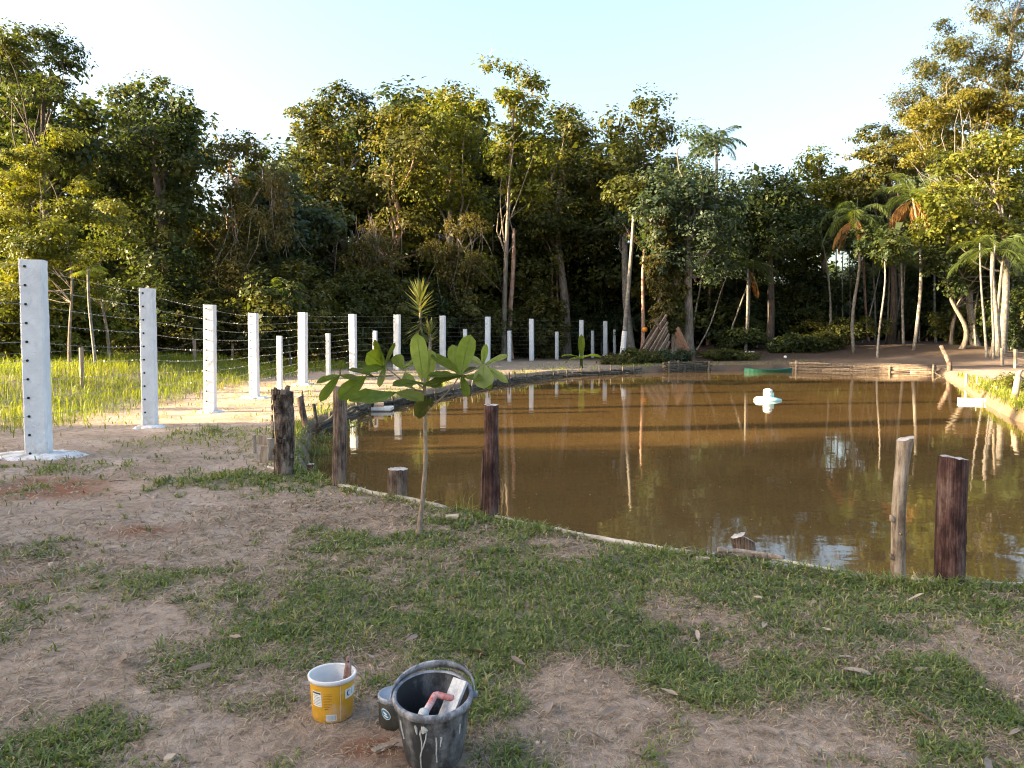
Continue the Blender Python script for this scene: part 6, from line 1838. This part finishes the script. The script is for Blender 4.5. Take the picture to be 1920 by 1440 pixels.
# tall sunlit meadow beyond the posts
n = 190000
x = -42 + 37 * rg.random(n); y = 12 + 26 * rg.random(n)
line = np.interp(y, [p_[0][1] for p_ in posts_xyz], [p_[0][0] for p_ in posts_xyz])
off = line - x
dens = sstep(1.2, 3.2, off + 1.6 * (fbm(x * .5, y * .5, 61) - .5))
keep = (rg.random(n) < dens * (.35 + .65 * fbm(x * .8, y * .8, 62))) & (x > -0.75 * y - 8)
x = x[keep]; y = y[keep]; n = len(x)
V, F, T = blades(x, y, .18 + .5 * rg.random(n) * fbm(x * .9, y * .9, 63) * 1.6, .008 + .009 * rg.random(n), np.clip(.45 + rg.normal(size=n) * .3, 0, 1.2), rg, np.clip(.45 + .5 * (fbm(x * .6, y * .6, 64) - .5) * 2 + rg.normal(size=n) * .15, 0, 1))
solo('meadow_grass', (V, F), M['grass_tall'], (-15, 22, 0), 'tall yellow-green meadow grass behind the white posts', 'grass', kind='stuff', tint=T)
# short grass between fence and pond, and on the banks all round
n = 90000
x = -9 + 26 * rg.random(n); y = 11 + 40 * rg.random(n)
sd = pond_sd(x, y)
keep = (sd > -.02) & (sd < 6.5) & (rg.random(n) < (.25 + .75 * np.exp(-(sd / .5) ** 2)) * sstep(.38, .62, fbm(x * .7, y * .7, 71) + .12 * np.exp(-(sd / .6) ** 2)))
x = x[keep]; y = y[keep]; sd = sd[keep]; n = len(x)
V, F, T = blades(x, y, (.06 + .1 * rg.random(n)) * (1 + 1.6 * np.exp(-(sd / .35) ** 2)), .012 + .012 * rg.random(n), np.clip(.6 + rg.normal(size=n) * .35, 0, 1.3), rg, np.clip(.42 + rg.normal(size=n) * .2, 0, 1))
solo('bank_grass', (V, F), M['grass_tall'], (0, 25, 0), 'thin grass on the banks and along the fence', 'grass', kind='stuff', tint=T)
# green weeds in the sunlit right bank
n = 14000
x = 9 + 6 * rg.random(n); y = 14 + 14 * rg.random(n); sd = pond_sd(x, y)
keep = (sd > -.1) & (sd < 1.3) & (rg.random(n) < np.exp(-(sd / .9) ** 2))
x = x[keep]; y = y[keep]; n = len(x)
V, F, T = blades(x, y, .1 + .22 * rg.random(n), .012 + .012 * rg.random(n), np.clip(.6 + rg.normal(size=n) * .35, 0, 1.3), rg, np.clip(.6 + rg.normal(size=n) * .2, 0, 1))
solo('bank_weeds', (V, F), M['grass_tall'], (11, 20, 0), 'bright weeds on the sunlit right bank', 'weeds', kind='stuff', tint=T)
# leafy weed clumps and stalks at the near water edge
rg = np.random.default_rng(31)
for i, (px, py, s, lab) in enumerate(((905, 962, .2, 'broad-leaved weed clump at the foot of the split red stake'), (610, 893, .16, 'weed clump between the stub and the thin round stake'), (1090, 975, .14, 'sparse weed stalks at the water edge right of the split red stake'),
                                      (1720, 1062, .2, 'tuft of grass stalks between the two right stakes'), (1660, 1070, .16, 'tuft of grass stalks left of the pale crooked stake'), (760, 938, .12, 'small weeds around the sawn stump'), (1400, 1036, .12, 'weed tuft around the split stumps'), (500, 905, .1, 'weed tuft in front of the barked stake'), (400, 810, .16, 'sunlit weed tuft left of the old stubs'), (566, 845, .2, 'dark weeds hanging over the water behind the barked stake'), (585, 822, .22, 'tall weeds at the foot of the broken leaning stake'), (610, 803, .2, 'dark weeds on the pole bundle left of the thin round stake'), (650, 785, .2, 'weeds on the pole bundle right of the thin round stake'), (556, 868, .15, 'weeds squeezed between barked stake and water'))):
    g = gz_on(px, py)
    t = thing('weed_clump', g, lab, 'weeds', 'weed clumps along the near edge')
    m = int(80 * s / .15)
    xx = g[0] + rg.normal(size=m) * s * .7; yy = g[1] + rg.normal(size=m) * s * .25
    V, F, T = blades(xx, yy, s * (.6 + .9 * rg.random(m)), np.full(m, .006), np.clip(.5 + rg.normal(size=m) * .35, 0, 1.2), rg, np.clip(.35 + rg.normal(size=m) * .2, 0, 1), z=np.maximum(ground_z(xx, yy), WATER_Z))
    part('grass_stalks', (V, F), M['grass'], t, tint=T, kind='stuff')
    for k in range(9):
        x0 = g + np.array([rg.normal() * s * .5, rg.normal() * s * .2, 0]); x0[2] = max(gz1(x0[0], x0[1]), WATER_Z)
        a = rg.random() * 6.28
        vf = big_leaf(x0 + np.array([0, 0, .02]), (math.cos(a), math.sin(a), .8), .06 + .04 * rg.random(), .035, rg, .6, 4)
        part('leaf', vf, M['grass'], t, True, tint=np.full(len(vf[1]), .3 + .4 * rg.random()))

M['soil_crumb'] = simple('soil_crumb', [(0.35, (0.22, 0.14, 0.09)), (0.5, (0.42, 0.3, 0.22)), (0.65, (0.6, 0.48, 0.38))], (12, 12, 12), 3, .95, .4, .004)
# ------------------------------------------------------------------ fallen leaves
LEAVES = [(228, 1238, 1.35, .3), (160, 1105, .8, .5), (215, 975, .7, .95), (430, 1200, .8, .5), (262, 1165, .7, .5), (390, 1187, 1.0, .4), (300, 1110, .6, .6), (320, 1125, .5, .9), (350, 1265, 1.0, .55), (240, 975, .5, .7), (410, 1010, .7, .6),
          (1700, 1133, .95, 1.0), (1310, 1210, .9, .95), (1190, 1135, .7, 1.0), (1412, 1125, .8, .9), (1430, 1185, .9, .95), (1600, 1240, .95, .7), (1580, 1262, 1.1, .75), (1760, 1370, 1.2, .7), (1850, 1430, 1.1, .55), (1655, 1250, .6, .6), (1035, 1325, 1.0, .7),
          (1160, 1335, .9, .5), (1180, 1220, .7, .6), (985, 1255, .8, .45), (870, 1225, 1.1, .15), (720, 1405, 1.1, .35), (690, 1430, 1.1, .6), (470, 1425, .9, .4), (130, 1350, .9, .3), (680, 1230, .9, .9), (700, 1160, .7, .8), (900, 1075, .7, .8), (760, 1210, .7, .6),
          (1520, 1140, .7, .8), (1370, 1115, .6, .8), (1640, 1140, .6, .5), (1480, 1260, .7, .5), (1740, 1260, .7, .6), (1335, 1060, .6, .7), (1005, 1050, .6, .3), (1820, 1110, 1.1, .75), (1240, 1300, .8, .7), (1100, 1380, .9, .5), (1820, 1210, .7, .7), (1420, 1370, .8, .6),
          (60, 1235, .8, .6), (560, 1080, .6, .7), (640, 1240, .6, .8), (1560, 1190, .6, .8), (30, 1130, .7, .1), (850, 1430, .8, .4), (1700, 1420, .8, .5), (1890, 1390, .9, .6), (960, 1410, .8, .3), (520, 1180, .6, .5), (1150, 1150, .6, .6), (420, 1100, .6, .5)]
rg = np.random.default_rng(17)
def dry_leaf(c, L, rg):
    a = rg.random() * 6.28
    d = np.array([math.cos(a), math.sin(a), rg.normal() * .12 + .06]); 
    v, f = big_leaf(c, d, L, L * (.26 + .12 * rg.random()), rg, .25 * rg.normal(), 6, (rg.normal() * .35, rg.normal() * .35, 1), .06, hold=.25 + .3 * rg.random())
    return v, f
OWN = {(228, 1238): 'long purplish dry leaf lying flat on bare earth left of the yellow tub', (1700, 1133): 'pale curled leaf on the lawn below the pale crooked stake', (870, 1225): 'rust-red leaf lying just behind the mortar bucket handle',
       (1760, 1370): 'pinkish leaf standing on edge near the lower right corner of the lawn', (215, 975): 'white curved leaf scrap on bare earth below the second white post', (1190, 1135): 'whitish leaf in the thick green grass below the long edging pole',
       (1310, 1210): 'whitish leaf on green grass right of the bare patch behind the bucket', (390, 1187): 'broad brownish leaf left of the yellow tub, nearer the sapling', (1820, 1110): 'long greyish leaf at the bank right of the red-brown stake',
       (680, 1230): 'pale curled leaf right behind the yellow tub', (690, 1430): 'broad leaf lying between yellow tub and mortar bucket at the bottom edge', (350, 1265): 'greyish leaf lying on grass just left of the yellow tub'}
for px, py, s, ti in LEAVES:
    g = gz_on(px, py); g[2] = gz1(g[0], g[1]) + .022
    vf = dry_leaf(g, .115 * s * (g[1] / 4.2) ** .15, rg)
    solo('fallen_leaf', vf, M['dead_leaf'], g, OWN.get((px, py), 'curled dry leaf fallen on the patchy lawn'), 'leaf', 'dry leaves fallen on the lawn', smooth=True, tint=np.full(len(vf[1]), ti))
# the many small scraps
V = []; F = []; T = []; nn = 0
x, y = scatter(1500, 2.3, 9, 38, rg)
ok = pond_sd(x, y) > .05
x = x[ok]; y = y[ok]; z = ground_z(x, y) + .012
for q in range(len(x)):
    v, f = dry_leaf(np.array([x[q], y[q], z[q]]), .018 + .035 * rg.random() ** 2, rg)
    V.append(v); F += [tuple(i + nn for i in g_) for g_ in f]; nn += len(v); T += [float(np.clip(.5 + rg.normal() * .25, 0, 1))] * len(f)
solo('leaf_litter', (np.vstack(V), F), M['dead_leaf'], (0, 5, 0), 'small scraps of dry leaf strewn over the yard', 'leaf litter', kind='stuff', tint=np.array(T))
# crumbs and clods of earth
n = 2600
x, y = scatter(n, 2.2, 11, 39, rg)
ok = (pond_sd(x, y) > .05) & (rg.random(n) < 1.1 - grass_mask(x, y))
x = x[ok]; y = y[ok]; n = len(x); z = ground_z(x, y)
s = (.003 + .011 * rg.random(n) ** 3) * np.clip(np.hypot(x, y) / 4, .8, 1.8)
cube = np.array([[-1, -1, -.3], [1, -1, -.3], [1, 1, -.3], [-1, 1, -.3], [-.6, -.6, .8], [.6, -.7, .7], [.5, .6, .9], [-.7, .5, .6]])
aa = rg.random(n) * 6.28
cv = cube[None] * (1 + rg.normal(size=(n, 8, 3)) * .25) * s[:, None, None]
ca_, sa_ = np.cos(aa)[:, None], np.sin(aa)[:, None]
cv = np.stack([cv[..., 0] * ca_ - cv[..., 1] * sa_, cv[..., 0] * sa_ + cv[..., 1] * ca_, cv[..., 2]], -1) + np.stack([x, y, z], -1)[:, None]
cf = np.array([[4, 5, 6, 7], [0, 1, 5, 4], [1, 2, 6, 5], [2, 3, 7, 6], [3, 0, 4, 7]])
fc_ = (np.arange(n)[:, None, None] * 8 + cf[None]).reshape(-1, 4)
solo('soil_crumbs', (cv.reshape(-1, 3), fc_), M['soil_crumb'], (0, 5, 0), 'crumbs and small clods of earth on the bare ground', 'soil', kind='stuff')
# specks floating on the pond
V = []; F = []; T = []; nn = 0
x = -4 + 14 * rg.random(500); y = 5 + 20 * rg.random(500) ** 1.4
ok = pond_sd(x, y) < -.2
for q in np.where(ok)[0]:
    v, f = dry_leaf(np.array([x[q], y[q], WATER_Z + .004]), .015 + .03 * rg.random(), rg)
    v[:, 2] = WATER_Z + .003 + (v[:, 2] - v[:, 2].min()) * .1
    V.append(v); F += [tuple(i + nn for i in g_) for g_ in f]; nn += len(v); T += [.7] * len(f)
solo('floating_specks', (np.vstack(V), F), M['dead_leaf'], (2, 12, WATER_Z), 'specks of leaf floating on the brown water', 'debris', kind='stuff', tint=np.array(T))
# dry sticks on the ground
for i, (a, b_, lab) in enumerate((((205, 905), (275, 900), 'thin dry stick lying on bare earth left of the barked stake'), ((1800, 1280), (1860, 1305), 'pale dry straw stalk lying on the right lawn'), ((540, 1035), (575, 1040), 'short dry twig on the lawn below the barked stake'), ((700, 970), (760, 985), 'dry twig lying beside the sapling foot'))):
    p0 = gz_on(*a); p1 = gz_on(*b_); p0[2] = gz1(p0[0], p0[1]) + .012; p1[2] = gz1(p1[0], p1[1]) + .02
    solo('dry_stick', tube(curve(p0, p1, rg, .06, 7), np.full(7, .004 if i != 1 else .003), 5), M['old_pole'] if i != 1 else M['bamboo'], p0, lab, 'stick', 'dry sticks on the ground')
g = gz_on(735, 1400)
board('wood_strip', gz_on(700, 1412) + np.array([0, 0, .01]), gz_on(756, 1392) + np.array([0, 0, .012]), .03, .008, M['weathered'], 'flat strip of wood on the ground left of the mortar bucket')
